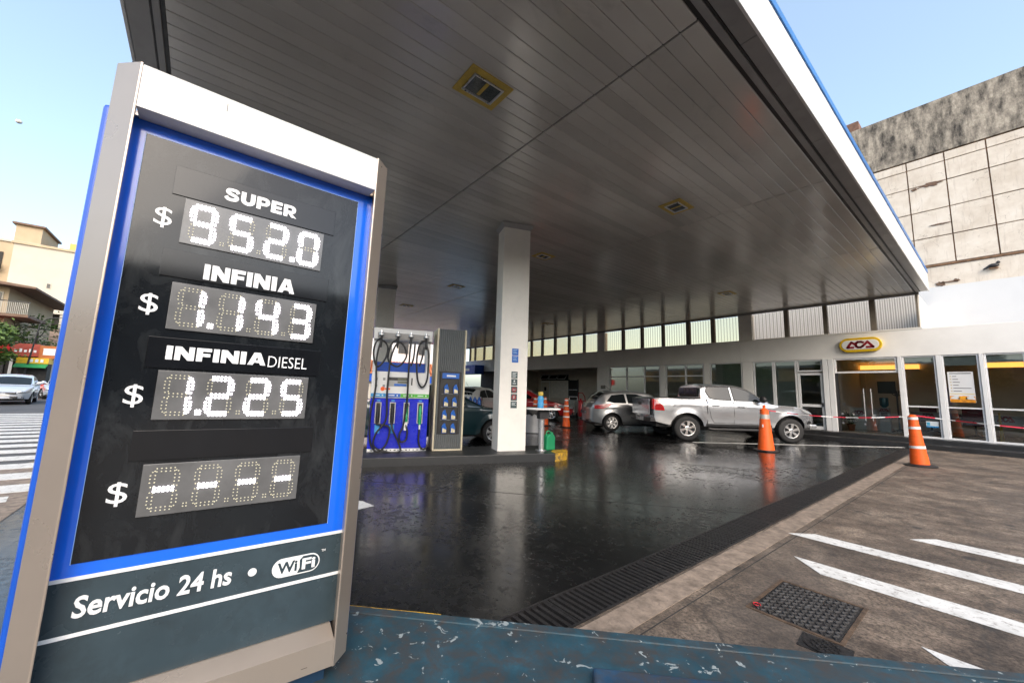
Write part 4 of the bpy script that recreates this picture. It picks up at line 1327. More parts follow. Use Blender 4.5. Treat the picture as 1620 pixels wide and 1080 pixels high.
M_pg = pbr('strip_green', (.08, .42, .05), .4); M_pb1 = pbr('strip_light_blue', (.05, .30, .62), .4); M_pb2 = pbr('strip_blue', (.01, .12, .52), .4)
for k, m_ in enumerate((M_pb1, M_pb2, M_pg, M_pg)):
    s_ = MB().box(.0 + .27 * k, .267 + .27 * k, -.0235, -.0202, 1.015, 1.085).build('product_strip', m_, pm)
    MB().box(.05 + .27 * k, .16 + .27 * k, -.0245, -.0237, 1.042, 1.058).build('print_line', M_letter, s_)
    MB().lathe([(.014, -.0237), (.014, -.0245)], 10, (.21 + .27 * k, 0, 1.05), 'y').build('plus_mark', M_letter, s_)
# nozzle boots, nozzles, hoses
for k, xb in enumerate((.15, .41, .665, .925)):
    f = MB()
    for a in ((-.055, -.035, .52, .92), (.035, .055, .52, .92), (-.035, .035, .90, .92), (-.035, .035, .52, .54)):
        f.box(xb + a[0], xb + a[1], -.02, -.0005, a[2], a[3])
    bt = f.build('nozzle_boot', M_alu, pm, bevel=.003)
    MB().box(xb - .035, xb + .035, -.004, -.0005, .54, .90).build('boot_recess', M_dark, bt)
    MB().box(xb - .03, xb + .03, -.004, -.0005, .935, .965).build('boot_tag', M_pb1, pm)
    nm = M_noz if k > 1 else M_black
    nz = MB()
    nz.tube([(xb, -.04, .86), (xb, -.05, .80), (xb, -.055, .68)], [.018, .026, .03], 8)
    nz.tube([(xb, -.055, .68), (xb, -.05, .56), (xb, -.07, .50)], [.034, .03, .02], 8)
    nz.tube([(xb, -.045, .78), (xb + .0, -.11, .70), (xb, -.10, .56)], .010, 6)
    nz.build('nozzle', nm, pm, smooth=50)
    if k == 2: MB().box(xb - .03, xb + .03, -.09, -.075, .40, .56).build('nozzle_card', M_pwhite, pm)
    if k == 3: MB().tube([(xb, -.07, .50), (xb, -.075, .40)], .018, 8).build('swivel', M_pwhite, pm)
    if k < 2: MB().box(xb - .04, xb + .05, -.004, -.0005, .34, .50).build('sticker', M_pb1, pm)
    # outlet on the beam
    xo = (.12, .425, .67, .965)[k]
    MB().lathe([(.05, 0), (.05, .03), (.025, .05), (.02, .09)], 12, (xo, -.055, 2.19)).build('hose_outlet', M_alu, pm, smooth=40)
    MB().tube([(xo, -.06, 2.20), (xo, -.07, 2.08), (xo, -.075, 1.95)], [.02, .024, .016], 8).build('breakaway', M_dark, pm, smooth=40)
H = [[(.12, -.08, 2.14), (.02, -.09, 2.02), (.0, -.09, 1.8), (.08, -.09, 1.58), (.22, -.08, 1.75), (.24, -.08, 1.98), (.13, -.09, 2.06), (.06, -.10, 1.75), (.08, -.10, 1.2), (.02, -.11, .7), (.05, -.10, .2), (.18, -.10, .02), (.33, -.10, .15), (.37, -.09, .45), (.15, -.08, .52)],
     [(.425, -.08, 2.14), (.30, -.09, 2.0), (.27, -.09, 1.72), (.45, -.10, 1.60), (.60, -.10, 1.80), (.52, -.09, 2.03), (.40, -.09, 2.02), (.31, -.09, 1.7), (.29, -.10, 1.1), (.30, -.11, .6), (.14, -.12, .35), (.12, -.12, .12), (.35, -.12, .015), (.58, -.12, .02), (.56, -.11, .16), (.44, -.10, .4), (.41, -.08, .5)],
     [(.67, -.08, 2.14), (.66, -.09, 1.9), (.66, -.10, 1.4), (.66, -.10, .9), (.62, -.10, .5), (.56, -.11, .33), (.58, -.11, .2), (.68, -.11, .22), (.70, -.10, .38), (.665, -.08, .5)],
     [(.965, -.08, 2.14), (.84, -.09, 2.05), (.80, -.09, 1.75), (.84, -.10, 1.35), (.94, -.10, 1.22), (1.02, -.10, 1.40), (1.02, -.09, 1.85), (.97, -.08, 2.05)],
     [(.925, -.075, .42), (.92, -.09, .2), (.98, -.10, .06), (1.07, -.10, .08), (1.12, -.08, .3), (1.10, -.05, .9)],
     [(.75, -.08, 2.06), (.74, -.09, 1.8), (.70, -.08, 1.62)],
     [(.93, -.08, 2.0), (.90, -.09, 1.8), (.86, -.08, 1.62)]]
for h in H:
    MB().tube(curve(h, 6), .0175, 8).build('hose', M_hose, pm, smooth=60)

M_rib = pbr('ribbed_grey_cladding', (.13, .14, .14), .35, var=.1)
oc = thing('oil_display', 'tall grey ribbed cabinet with shelves of oil bottles beside the fuel pump', 'cabinet', W(1.085, -7.86, .15), IANG)
OW, OD, OH = .60, .6, 2.415
for x0 in (0, OW - .035):
    MB().box(x0, x0 + .035, -.01, OD, 0, OH).build('edge_trim', M_pcream, oc, bevel=.006)
MB().box(.036, OW - .036, .02, OD, .02, OH - .01).build('carcass', M_dark, oc)
MB().box(.036, OW - .036, -.008, .5, 0, .03).build('base_trim', M_pcream, oc)
sx0, sx1, sz0, sz1 = .135, .48, .34, 1.52
rib = MB()
n = 13
for k in range(n):
    x0 = .038 + (OW - .076) * k / n; x1 = x0 + (OW - .076) / n
    for za, zb in (((.032, sz0 - .03), (sz1 + .03, OH - .012)) if (x1 > sx0 - .03 and x0 < sx1 + .03) else ((.032, OH - .012),)):
        c = (x0 + x1) / 2
        rib.prism([(x0, .019), (x0 + .004, -.004), (c, -.014), (x1 - .004, -.004), (x1, .019)], za, zb)
tag(rib.build('ribbed_cladding', M_rib, oc), kind='stuff')
f = MB()
for a in ((sx0 - .028, sx0, sz0 - .028, sz1 + .028), (sx1, sx1 + .028, sz0 - .028, sz1 + .028), (sx0, sx1, sz0 - .028, sz0), (sx0, sx1, sz1, sz1 + .028)):
    f.box(a[0], a[1], -.012, .0185, a[2], a[3])
f.build('niche_frame', M_dark, oc)
hd = MB().box(sx0 + .002, sx1 - .002, -.006, .018, sz1 - .11, sz1 - .002).build('header', M_stickb, oc)
MB().box(sx0 + .09, sx1 - .07, -.0085, -.0062, sz1 - .075, sz1 - .04).build('lettering_panel', M_letter, hd)
sh = [.34, .60, .855, 1.11]
for z in sh[1:]:
    MB().box(sx0, sx1, -.005, .018, z - .02, z - .004).build('shelf', M_rib, oc)
oilb = pbr('oil_bottle_blue', (.01, .10, .42), .3); oily = pbr('oil_label', (.62, .55, .35), .45, var=.4, scale=30)
for i, z in enumerate(sh):
    for j in range(2):
        xb = sx0 + .10 + .17 * j - (.0, .0, .02, .01)[3 - i] + random.uniform(-.01, .01)
        b_ = thing('oil_bottle', 'small blue oil bottle with pale label, %s shelf, %s' % (('bottom', 'third', 'second', 'top')[i], ('left one', 'right one')[j]), 'bottle', W(1.085 + xb, -7.86 + .012, .15 + z - .003), IANG, 'oil bottles on the cabinet shelves')
        out = [(-.045, 0), (.045, 0), (.048, .10), (.02, .165), (.02, .19), (-.008, .19), (-.03, .165), (-.048, .13)]
        MB().prism(out, -.02, .02, 'y').build('body', oilb, b_, bevel=.006)
        lb = [(-.038, .012), (.04, .012), (.042, .07), (-.03, .10)]
        MB().prism(lb, -.0225, -.0205, 'y').build('bottle_label', oily, b_)
        MB().box(-.01, .022, -.014, .014, .19, .205).build('cap', M_dark, b_)

# ------------------------------------------------------------------ service post with tray, bin, can
sp = thing('service_post', 'grey service post with flat tray beside the white column', 'stand', (-6.06, 5.67, .15), IANG)
MB().tube([(0, 0, 0), (0, 0, .80)], .062, 16).build('post', M_alu, sp, smooth=40)
MB().lathe([(.12, 0), (.12, .015), (.07, .02)], 16).build('foot_plate', M_alu, sp)
MB().box(-.075, .13, -.09, .09, .64, .83).build('bracket', M_dark, sp, bevel=.01)
MB().prism([(a * 1.0 + .04, b * 1.15) for a, b in stadium(.37, .20, 8)], .83, .865).build('tray', M_whitefr, sp, bevel=.008)
def at_post(a, b, z): return Vector((-6.06, 5.67, .15 + z)) + E1 * a - E2 * b
bt = thing('washer_bottle', 'light blue wash bottle with yellow cap on the tray', 'bottle', at_post(-.03, .0, .865), IANG)
MB().lathe([(.06, 0), (.065, .02), (.065, .10), (.055, .13), (.065, .16), (.062, .22), (.04, .25)], 16).build('body', pbr('bottle_light_blue', (.06, .32, .62), .3), bt, smooth=50)
MB().lathe([(.05, .25), (.055, .265), (.055, .32), (.045, .335)], 12).build('cap', M_yellow, bt, smooth=40)
jc = thing('jerrycan', 'small green plastic jerrycan standing on the island by the post', 'can', W(3.49, -7.67, .15), IANG + .35)
out = [(-.115, .0), (.115, 0), (.125, .03), (.125, .27), (.09, .31), (.04, .325), (-.03, .33), (-.115, .28), (-.125, .03)]
M_jc = pbr('green_plastic', (.012, .24, .10), .4)
MB().prism(out, -.075, .075, 'y').build('body', M_jc, jc, bevel=.022, seg=3)
MB().tube(curve([(-.08, 0, .27), (-.06, 0, .375), (.02, 0, .375), (.06, 0, .31)], 4), .016, 8).build('handle', M_jc, jc, smooth=50)
MB().lathe([(.03, .30), (.03, .36), (.026, .37)], 12, (.085, 0, -.01)).build('cap', M_jc, jc)
tb = thing('trash_bin', 'grey round litter bin lined with a black bag behind the service post', 'bin', (-9.84, 8.82, 0))
MB().lathe([(.27, 0), (.30, .02), (.33, .78), (.34, .80)], 24).build('drum', pbr('bin_grey', (.42, .43, .45), .35, metal=.3), tb, smooth=40)
bag = MB(); nb_ = 30
prof = [(.345, .60), (.36, .68), (.36, .80), (.31, .84), (.25, .80)]
for i, (r_, z) in enumerate(prof):
    for k in range(nb_):
        a = 2 * PI * k / nb_; rr = r_ + random.uniform(-.012, .012)
        bag.v.append((rr * math.cos(a), rr * math.sin(a), z + (random.uniform(-.07, .05) if i == 0 else random.uniform(-.015, .015))))
for i in range(len(prof) - 1):
    for k in range(nb_):
        bag.f.append((i * nb_ + k, i * nb_ + (k + 1) % nb_, (i + 1) * nb_ + (k + 1) % nb_, (i + 1) * nb_ + k))
bag.build('bag', pbr('bin_bag', (.008, .008, .009), .45), tb, recalc=False)

# ------------------------------------------------------------------ cones and tape
def cone(name, label, loc, h, style, tilt=(0, 0)):
    c = thing(name, label, 'cone', loc, 0, 'tall orange traffic cones')
    c.rotation_euler = (tilt[0], tilt[1], 0)
    if style == 'smooth':
        b_ = MB(); b_.prism([(.30 * math.cos(2 * PI * k / 8 + PI / 8), .30 * math.sin(2 * PI * k / 8 + PI / 8)) for k in range(8)], 0, .035)
        b_.build('base', M_black, c, bevel=.012)
        MB().lathe([(.19, .035), (.185, .09), (.115, h * .70), (.112, h * .70)], 24).build('body', M_orange, c, smooth=35)
        MB().lathe([(.114, h * .70), (.105, h * .80)], 24).build('reflective_band', pbr('silver_band', (.45, .43, .40), .35, metal=.3), c, smooth=35)
        MB().lathe([(.105, h * .80), (.098, h * .90), (.06, h * .915), (.035, h * .93), (.03, h * .96), (.045, h * .975), (.02, h)], 20).build('top', M_orange, c, smooth=35)
        MB().box(-.012, .012, -.155, -.13, h * .52, h * .58).build('tag', M_refl, c)
    else:
        MB().lathe([(.27, 0), (.27, .02), (.20, .045)], 20).build('base', M_black, c, smooth=40)
        n_ = 5; zb = .045
        rr = [.155, .135, .118, .102, .088, .072]
        for k in range(n_):
            z0 = zb + (h - zb) * k / n_; z1 = zb + (h - zb) * (k + 1) / n_
            r0, r1 = rr[k], rr[k + 1] + .006
            MB().lathe([(r0, z0), (r1, z1 - .004), (r1 - .008, z1)], 20).build('body_tier', M_orange, c, smooth=35)
            if k in (1, 3, 4) or (k == 2 and style == 'four'):
                za = z0 + (z1 - z0) * .62; f0 = .62; f1 = .88
                MB().lathe([(lerp(r0, r1, f0) + .003, z0 + (z1 - z0) * f0), (lerp(r0, r1, f1) + .003, z0 + (z1 - z0) * f1)], 20).build('reflective_band', M_refl, c, smooth=35)
        MB().lathe([(.07, h), (.05, h + .02), (.02, h + .03)], 12).build('cap', M_orange, c, smooth=35)
    return c
cone('traffic_cone', 'orange cone with silver band and black base in front of the silver pickup', (-3.94, 11.65, 0), 1.17, 'smooth')
cone('traffic_cone', 'tall orange cone with white bands at the end of the drain', (-1.228, 12.305, 0), 1.06, 'tier', (0, R(-2.5)))
cone('traffic_cone', 'orange banded cone standing far back near the silver hatchback', (-10.70, 11.32, 0), 1.10, 'four')
cone('traffic_cone', 'orange banded cone behind the tray, right of the blue bottle', (-11.6, 11.02, 0), 1.12, 'four')
cone('traffic_cone', 'orange banded cone behind the litter bin, left of the blue bottle', (-12.2, 11.05, 0), 1.10, 'four')
cone('traffic_cone', 'tall orange cone out to the right holding the end of the tape', (2.2, 12.2, 0), .84, 'tier')
M_tape_r = pbr('tape_red', (.62, .02, .05), .4); M_tape_w = pbr('tape_white', (.75, .75, .75), .4)
tp = thing('barrier_tape', 'sagging red and white barrier tape strung between the orange cones', 'tape', (0, 0, 0))
def tape(p, q, sag, n, ph=0):
    p, q = Vector(p), Vector(q)
    for i in range(n):
        seg = []
        for k in range(5):
            t_ = (i + k / 4) / n
            c_ = p.lerp(q, t_); c_.z -= sag * 4 * t_ * (1 - t_)
            tw = .3 * math.sin(t_ * 17 + ph)
            seg.append((c_ + Vector((tw * .02, tw * .02, .010)), c_ - Vector((tw * .02, tw * .02, .010))))
        mb = MB()
        for k in range(4):
            mb.quad(seg[k][0], seg[k][1], seg[k + 1][1], seg[k + 1][0])
        mb.build('tape_band', (M_tape_r, M_tape_w)[i % 2], tp, recalc=False)
tape((-3.90, 11.62, 1.05), (-1.26, 12.30, 1.06), .10, 12)
tape((-1.22, 12.30, 1.07), (2.2, 12.2, .86), .05, 12, 1)

# ================================================================== VEHICLES
def paint(name, col, metal=.0, rough=.3, dirt=.08):
    return pbr(name, col, rough, metal=metal, var=.02, scale=2, coat=1.0, dirt=0, rvar=0)

def wheel(parent, x, y, r, w, side, nsp=6, rimr=.62, rim=M_rim):
    """side -1: outer face towards -y"""
    t = bpy.data.objects.new('wheel', None); COL.objects.link(t); t.parent = parent; t.location = (x, y, r)
    rr = r * rimr
    hw = w / 2
    prof = [(rr - .012, -hw * .72), (rr + .004, -hw * .96), (rr + (r - rr) * .55, -hw), (r - .035, -hw * .93), (r - .008, -hw * .74), (r, -hw * .4),
            (r, hw * .4), (r - .008, hw * .74), (r - .035, hw * .93), (rr, hw * .9)]
    MB().lathe(prof, 36, (0, 0, 0), 'y', cap=False).build('tyre', M_tyre, t, smooth=35)
    rm = MB()
    o = side * hw
    rm.lathe([(rr + .012, o * .93), (rr, o * .94), (rr - .018, o * .90), (rr - .025, o * .70), (rr - .03, o * .1)], 36, (0, 0, 0), 'y', cap=False)
    rm.lathe([(.075, o * .45), (.07, o * .80), (.045, o * .86)], 16, (0, 0, 0), 'y')
    for k in range(nsp):
        a = 2 * PI * k / nsp + .3
        c, s = math.cos(a), math.sin(a)
        w0, w1 = .026, .044
        pts = []
        for rad, ww, yo in ((.05, w0, .80), (rr - .015, w1, .84)):
            for sg_ in (-1, 1):
                for dp in (0, .35):
                    pts.append((rad * c - sg_ * ww * s, o * (yo - dp), rad * s + sg_ * ww * c))
        rm.add(pts, [(0, 2, 6, 4), (1, 5, 7, 3), (0, 4, 5, 1), (2, 3, 7, 6), (0, 1, 3, 2), (4, 6, 7, 5)])
    rm.build('rim', rim, t, smooth=30)
    MB().lathe([(rr - .03, o * .30), (rr - .035, o * .1)], 28, (0, 0, 0), 'y').build('brake_disc', M_dark, t)
    return t

class Body:
    """a car shell from side-view curves; x forward from the rear axle, y left, z up"""
    def __init__(s, **k):
        s.__dict__.update(k)
    def w_at(s, x):
        w = s.W
        u = (s.x1 - x) / s.rf
        if u < 1: w -= s.cf * (1 - max(u, 0)) ** 2.2
        u = (x - s.x0) / s.rr
        if u < 1: w -= s.cr * (1 - max(u, 0)) ** 2.2
        return w
    def zl(s, x):
        z = s.sill
        u = (s.x1 - x) / .5
        if u < 1: z = lerp(s.fz, z, max(u, 0) ** .7)
        u = (x - s.x0) / .5
        if u < 1: z = lerp(s.rz, z, max(u, 0) ** .7)
        for ax in (0, s.wb):
            d_ = abs(x - ax)
            if d_ < s.Ra:
                z = max(z, s.R + math.sqrt(s.Ra ** 2 - d_ ** 2))
        return z
    def zu(s, x):
        return interp(s.top, x)
    def y_at(s, x, z):
        w = s.w_at(x)
        zb, zt = s.sill, s.zu(x)
        t = (z - zb) / max(.05, zt - zb)
        zz = (z - s.zm)
        y = w - s.curv * max(0, (z - s.zm) / .45) ** 2 * .9 - .05 * max(0, (s.zm - z) / .4) ** 2
        # wheel-arch flare
        for ax in (0, s.wb):
            d_ = math.hypot(x - ax, z - s.R)
            if d_ < s.Ra + .12:
                y += s.flare * (1 - abs(d_ - s.Ra) / .12) if d_ > s.Ra - .12 else 0
        # shoulder crease
        y += .012 * math.exp(-((z - s.crease) / .03) ** 2)
        return y
    def xs(s):
        X = [s.x0 + (s.x1 - s.x0) * i / 60 for i in range(61)]
        for ax in (0, s.wb):
            for i in range(-14, 15):
                X.append(ax + s.Ra * math.sin(PI / 2 * i / 14) * .9999)
        X += [p[0] for p in s.top if s.x0 < p[0] < s.x1]
        X = sorted(set(round(x, 4) for x in X))
        out = [X[0]]
        for x in X[1:]:
            if x - out[-1] > .006: out.append(x)
        out[-1] = s.x1
        return out
    def shell(s, mat, parent):
        X = s.xs(); NR = 11
        mb = MB(); idx = {}
        def V(key, p):
            if key not in idx:
                idx[key] = len(mb.v); mb.v.append(p)
            return idx[key]
        for i, x in enumerate(X):
            zl, zu = s.zl(x), s.zu(x)
            zl = min(zl, zu - .03)
            for j in range(NR):
                t = j / (NR - 1)
                z = lerp(zl, zu, t)
                y = s.y_at(x, z)
                if j == NR - 1: y -= .012
                for sd in (-1, 1):
                    V((i, j, sd), (x, sd * y, z))
        for i in range(len(X) - 1):
            for j in range(NR - 1):
                for sd in (-1, 1):
                    mb.f.append((idx[i, j, sd], idx[i + 1, j, sd], idx[i + 1, j + 1, sd], idx[i, j + 1, sd]))
        # top deck across
        NC = 6
        for i, x in enumerate(X):
            yt = mb.v[idx[i, NR - 1, 1]][1]; zu = s.zu(x)
            for c in range(1, NC):
                u = -1 + 2 * c / NC
                V((i, 't', c), (x, yt * u, zu + s.crown * (1 - u * u)))
        def T(i, c):
            return idx[i, NR - 1, -1] if c == 0 else (idx[i, NR - 1, 1] if c == NC else idx[i, 't', c])
        for i in range(len(X) - 1):
            for c in range(NC):
                mb.f.append((T(i, c), T(i + 1, c), T(i + 1, c + 1), T(i, c + 1)))
        # ends
        for i, sgn in ((0, -1), (len(X) - 1, 1)):
            x = X[i]
            for j in range(NR - 1):
                p = mb.v[idx[i, j, 1]]
                for c in range(1, NC):
                    u = -1 + 2 * c / NC
                    V((i, 'e', j, c), (x + sgn * s.bulge * (1 - u * u), p[1] * u, p[2]))
            def Q(j, c):
                if j == NR - 1: return T(i, c)
                return idx[i, j, -1] if c == 0 else (idx[i, j, 1] if c == NC else idx[i, 'e', j, c])
            for j in range(NR - 1):
                for c in range(NC):
                    mb.f.append((Q(j, c), Q(j, c + 1), Q(j + 1, c + 1), Q(j + 1, c)))
        o = mb.build('body', mat, parent, smooth=38)
        # inner arch lips and underbody
        for ax in (0, s.wb):
            for sd in (-1, 1):
                lp = MB(); n = 20
                vs = []
                for k in range(n + 1):
                    a = PI * k / n
                    x = ax + s.Ra * math.cos(a); z = s.R + s.Ra * math.sin(a)
                    z = max(z, s.sill - .0)
                    y = s.y_at(x, z)
                    vs += [(x, sd * (y + .001), z), (x, sd * (y - .18), z)]
                lp.add(vs, [(2 * k, 2 * k + 1, 2 * k + 3, 2 * k + 2) for k in range(n)])
                lp.build('wheel_arch', M_dark, parent)
        MB().box(s.x0 + .12, s.x1 - .12, -s.W + .22, s.W - .22, s.sill - .06, s.R + s.Ra * .9).build('underbody', M_black, parent)
        return o
    # greenhouse --------------------------------------------------
    def zr(s, x): return interp(s.roof, x)
    def gy(s, x, z):
        zb = s.zu(x)
        wb_ = s.y_at(x, zb) - s.inset
        yy = wb_ - s.tumble * (z - zb)
        # plan rounding at both ends of the cabin
        xa, xb = s.roof[0][0], s.roof[-1][0]
        u = (xb - x) / .7
        if u < 1: yy -= s.gcf * (1 - max(u, 0)) ** 2
        u = (x - xa) / .5
        if u < 1: yy -= s.gcr * (1 - max(u, 0)) ** 2
        return yy
    def green(s, mat, parent, name='cabin'):
        xa, xb = s.roof[0][0], s.roof[-1][0]
        X = sorted(set([xa + (xb - xa) * i / 40 for i in range(41)] + [p[0] for p in s.roof]))
        mb = MB(); rows = []
        NC = 8
        for x in X:
            zb = s.zu(x) - .03; zt = max(s.zr(x), zb + .002)
            rad = min(.10, (zt - zb) * .4)
            pts = []
            for k in range(5):
                z = lerp(zb, zt - rad, k / 4)
                pts.append((s.gy(x, max(z, s.zu(x))), z))
            ye, ze = pts[-1]
            for k in range(1, 4):
                a = PI / 2 * k / 4
                pts.append((ye - rad * (1 - math.cos(a)) - .02 * k / 4, ze + rad * math.sin(a) * .85))
            yt, zt2 = pts[-1]
            top = [(yt * (1 - k / (NC / 2)), zt2 + (zt + s.rcrown * min(1, (zt - zb) / .3) - zt2) * (1 - (1 - k / (NC / 2)) ** 2)) for k in range(1, NC // 2 + 1)]
            half = pts + top
            ring = [(-y, z) for y, z in half] + [(y, z) for y, z in half[::-1][1:]]
            rows.append([len(mb.v) + k for k in range(len(ring))])
            mb.v += [(x, y, z) for y, z in ring]
        for a, b in zip(rows, rows[1:]):
            for k in range(len(a) - 1):
                mb.f.append((a[k], a[k + 1], b[k + 1], b[k]))
        mb.f.append(tuple(rows[0])); mb.f.append(tuple(rows[-1])[::-1])
        s.rows, s.gx, s.gv = rows, X, list(mb.v)
        return mb.build(name, mat, parent, smooth=35)
    def top_at(s, x, u):
        """point on the cabin's upper skin: u -1..1 across"""
        X = s.gx
        for i in range(len(X) - 1):
            if X[i] <= x <= X[i + 1] + 1e-6:
                f = (x - X[i]) / (X[i + 1] - X[i])
                ra, rb = s.rows[i], s.rows[i + 1]
                n = len(ra)
                lo, hi = 6, n - 7
                t = lerp(lo, hi, (u + 1) / 2); k = int(min(t, hi - 1e-6)); g = t - k
                pa = Vector(s.gv[ra[k]]).lerp(Vector(s.gv[ra[k + 1]]), g)
                pb = Vector(s.gv[rb[k]]).lerp(Vector(s.gv[rb[k + 1]]), g)
                return pa.lerp(pb, f)
    def screen(s, xa, xb, parent, name, ua=.92, ub=.92, m=M_carglass, off=.007):
        mb = MB(); A, B = 8, 10
        for i in range(A + 1):
            x = lerp(xa, xb, i / A); uu = lerp(ua, ub, i / A)
            for j in range(B + 1):
                p = s.top_at(x, -uu + 2 * uu * j / B)
                mb.v.append((p.x + (off if xb > xa else -off) * .5, p.y, p.z + off))
        for i in range(A):
            for j in range(B):
                mb.f.append((i * (B + 1) + j, (i + 1) * (B + 1) + j, (i + 1) * (B + 1) + j + 1, i * (B + 1) + j + 1))
        return mb.build(name, m, parent, smooth=60)
    def side(s, poly, parent, name, m, cabin=True, off=.006, sides=(-1, 1), nsub=4, labels=None):
        """a patch lying on the side skin; poly in (x,z)"""
        fn = s.gy if cabin else s.y_at
        P = []
        for (a, b) in zip(poly, poly[1:] + poly[:1]):
            for k in range(nsub):
                P.append((lerp(a[0], b[0], k / nsub), lerp(a[1], b[1], k / nsub)))
        cx = sum(p[0] for p in P) / len(P); cz = sum(p[1] for p in P) / len(P)
        for sd in sides:
            mb = MB()
            rings = []
            for f in (1.0, .66, .33):
                rings.append([len(mb.v) + i for i in range(len(P))])
                for x, z in P:
                    xx, zz = lerp(cx, x, f), lerp(cz, z, f)
                    mb.v.append((xx, sd * (fn(xx, zz) + off), zz))
            c = len(mb.v); mb.v.append((cx, sd * (fn(cx, cz) + off), cz))
            n = len(P)
            for a, b in zip(rings, rings[1:]):
                for i in range(n):
                    mb.f.append((a[i], a[(i + 1) % n], b[(i + 1) % n], b[i]))
            for i in range(n):
                mb.f.append((rings[-1][i], rings[-1][(i + 1) % n], c))
            # thin rim so the patch has an edge
            mb.build(name, m, parent, smooth=60)
    def seam(s, pts, parent, sides=(-1, 1), r=.006, cabin=False, name='panel_gap', m=None, off=.001):
        fn = s.gy if cabin else s.y_at
        for sd in sides:
            MB().tube([(x, sd * (fn(x, z) + off), z) for x, z in pts], r, 5).build(name, m or M_black, parent)

def handle(b, parent, x, z, m, sides=(-1, 1)):
    for sd in sides:
        y = b.y_at(x, z)
        MB().tube([(x - .10, sd * (y + .002), z), (x - .07, sd * (y + .03), z + .004), (x + .07, sd * (y + .03), z + .004), (x + .10, sd * (y + .002), z)], .014, 6).build('door_handle', m, parent, smooth=50)

def mirror(b, parent, x, z, m, L=.11):
    for sd in (-1, 1):
        y = b.y_at(x, b.zu(x)) if True else 0
        mb = MB().ell((x, sd * (y + .11), z), (L * .75, .12, L), 12, 8)
        mb.tube([(x + .02, sd * (y - .04), z - .06), (x, sd * (y + .06), z - .04)], .03, 6)
        mb.build('door_mirror', m, parent, smooth=60)

# ---------------------------------------------------------------- silver pickup
K = 1.03
SIL = paint('silver_paint', (.40, .41, .43), .7, .27)
pk = thing('pickup_truck', 'silver double cab pickup parked nose to the office behind the orange cone', 'pickup', (-6.84, 12.36, 0), math.atan2(.807, .59))
pk.scale = (1.065, 1.0, .96)
B = Body(x0=-.95, x1=3.93, wb=3.085, R=.385, Ra=.50, W=.915, sill=.47, fz=.52, rz=.60, rf=.95, cf=.26, rr=.3, cr=.05, curv=.06, zm=.86, flare=.018, crease=1.14, crown=.03, bulge=.10,
         top=[(-.95, 1.30), (-.91, 1.325), (.40, 1.325), (.62, 1.325), (.64, 1.27), (2.2, 1.205), (2.5, 1.20), (3.2, 1.165), (3.62, 1.08), (3.82, .99), (3.93, .86)],
         roof=[(.47, 1.30), (.51, 1.76), (.62, 1.80), (1.1, 1.82), (1.6, 1.80), (1.88, 1.73), (2.68, 1.18)], inset=.03, tumble=.30, gcf=.10, gcr=.02, rcrown=.03)
B.shell(SIL, pk)
B.green(SIL, pk)
B.screen(2.56, 1.95, pk, 'windscreen', .93, .90)
B.side([(.72, 1.36), (.64, 1.56), (.69, 1.72), (1.34, 1.735), (1.37, 1.30), (.88, 1.32)], pk, 'rear_window', M_carglass)
B.side([(1.45, 1.30), (1.42, 1.735), (1.62, 1.73), (1.86, 1.65), (2.30, 1.36), (2.30, 1.28)], pk, 'front_window', M_carglass)
MB().box(.445, .468, -.60, .60, 1.40, 1.70).build('rear_screen', pbr('rear_screen_glass', (.012, .012, .013), .25, var=0, spec=.3), pk)
MB().box(-.88, .46, -.80, .80, 1.345, 1.352).build('bed_liner', M_black, pk)
B.seam([(.60, .52), (.605, 1.0), (.61, 1.32)], pk, r=.016)
B.seam([(1.39, .56), (1.40, .9), (1.41, 1.26)], pk, r=.009)
B.seam([(.68, 1.26), (.67, .95), (.72, .72), (.80, .58), (2.28, .56), (2.32, .8), (2.34, 1.20)], pk, r=.007)
B.seam([(2.42, 1.19), (2.45, .95), (2.44, .60)], pk, r=.004)
handle(B, pk, .86, 1.13, M_alu); handle(B, pk, 1.62, 1.10, M_alu)
B.side([(.56, .475), (.56, .54), (2.52, .54), (2.52, .475)], pk, 'sill_trim', M_dark, cabin=False, off=.006)
for wp_ in ([(.72, 1.36), (.64, 1.56), (.69, 1.72), (1.34, 1.735), (1.37, 1.30), (.88, 1.32), (.72, 1.36)], [(1.45, 1.30), (1.42, 1.735), (1.62, 1.73), (1.86, 1.65), (2.30, 1.36), (2.30, 1.28), (1.45, 1.30)]):
    B.seam(wp_, pk, r=.013, cabin=True, name='window_seal', off=.004)
mirror(B, pk, 2.22, 1.36, M_dark)
B.side([(-.935, .93), (-.935, 1.28), (-.85, 1.28), (-.69, 1.05), (-.66, .93)], pk, 'tail_lamp', M_tail, cabin=False, off=.012)
B.side([(3.44, 1.07), (3.56, .985), (3.79, .93), (3.89, .90), (3.85, .97), (3.67, 1.045)], pk, 'head_lamp', M_head, cabin=False, off=.012)
MB().box(-1.07, -.91, -.86, .86, .56, .70).build('rear_bumper', M_dark, pk, bevel=.02)
MB().box(-1.09, -1.065, -.30, .30, .57, .69).build('bumper_step', M_alu, pk)
MB().box(-1.06, -1.03, -.74, .74, .76, 1.30).build('tailgate', SIL, pk, bevel=.015)
MB().box(-1.08, -1.0595, -.11, .11, 1.08, 1.17).build('tailgate_handle', M_dark, pk, bevel=.008)
for sd in (-1, 1):
    MB().box(-1.0, -.94, sd * .80 - .08, sd * .80 + .08, .95, 1.29).build('tail_lamp', M_tail, pk, bevel=.015)
    MB().tube([(.62, sd * .90, .40), (.72, sd * .95, .38), (2.4, sd * .95, .38), (2.5, sd * .90, .40)], .045, 8).build('side_step', M_dark, pk, smooth=50)
MB().box(3.91, 4.045, -.55, .55, .62, .88).build('grille', M_dark, pk, bevel=.03)
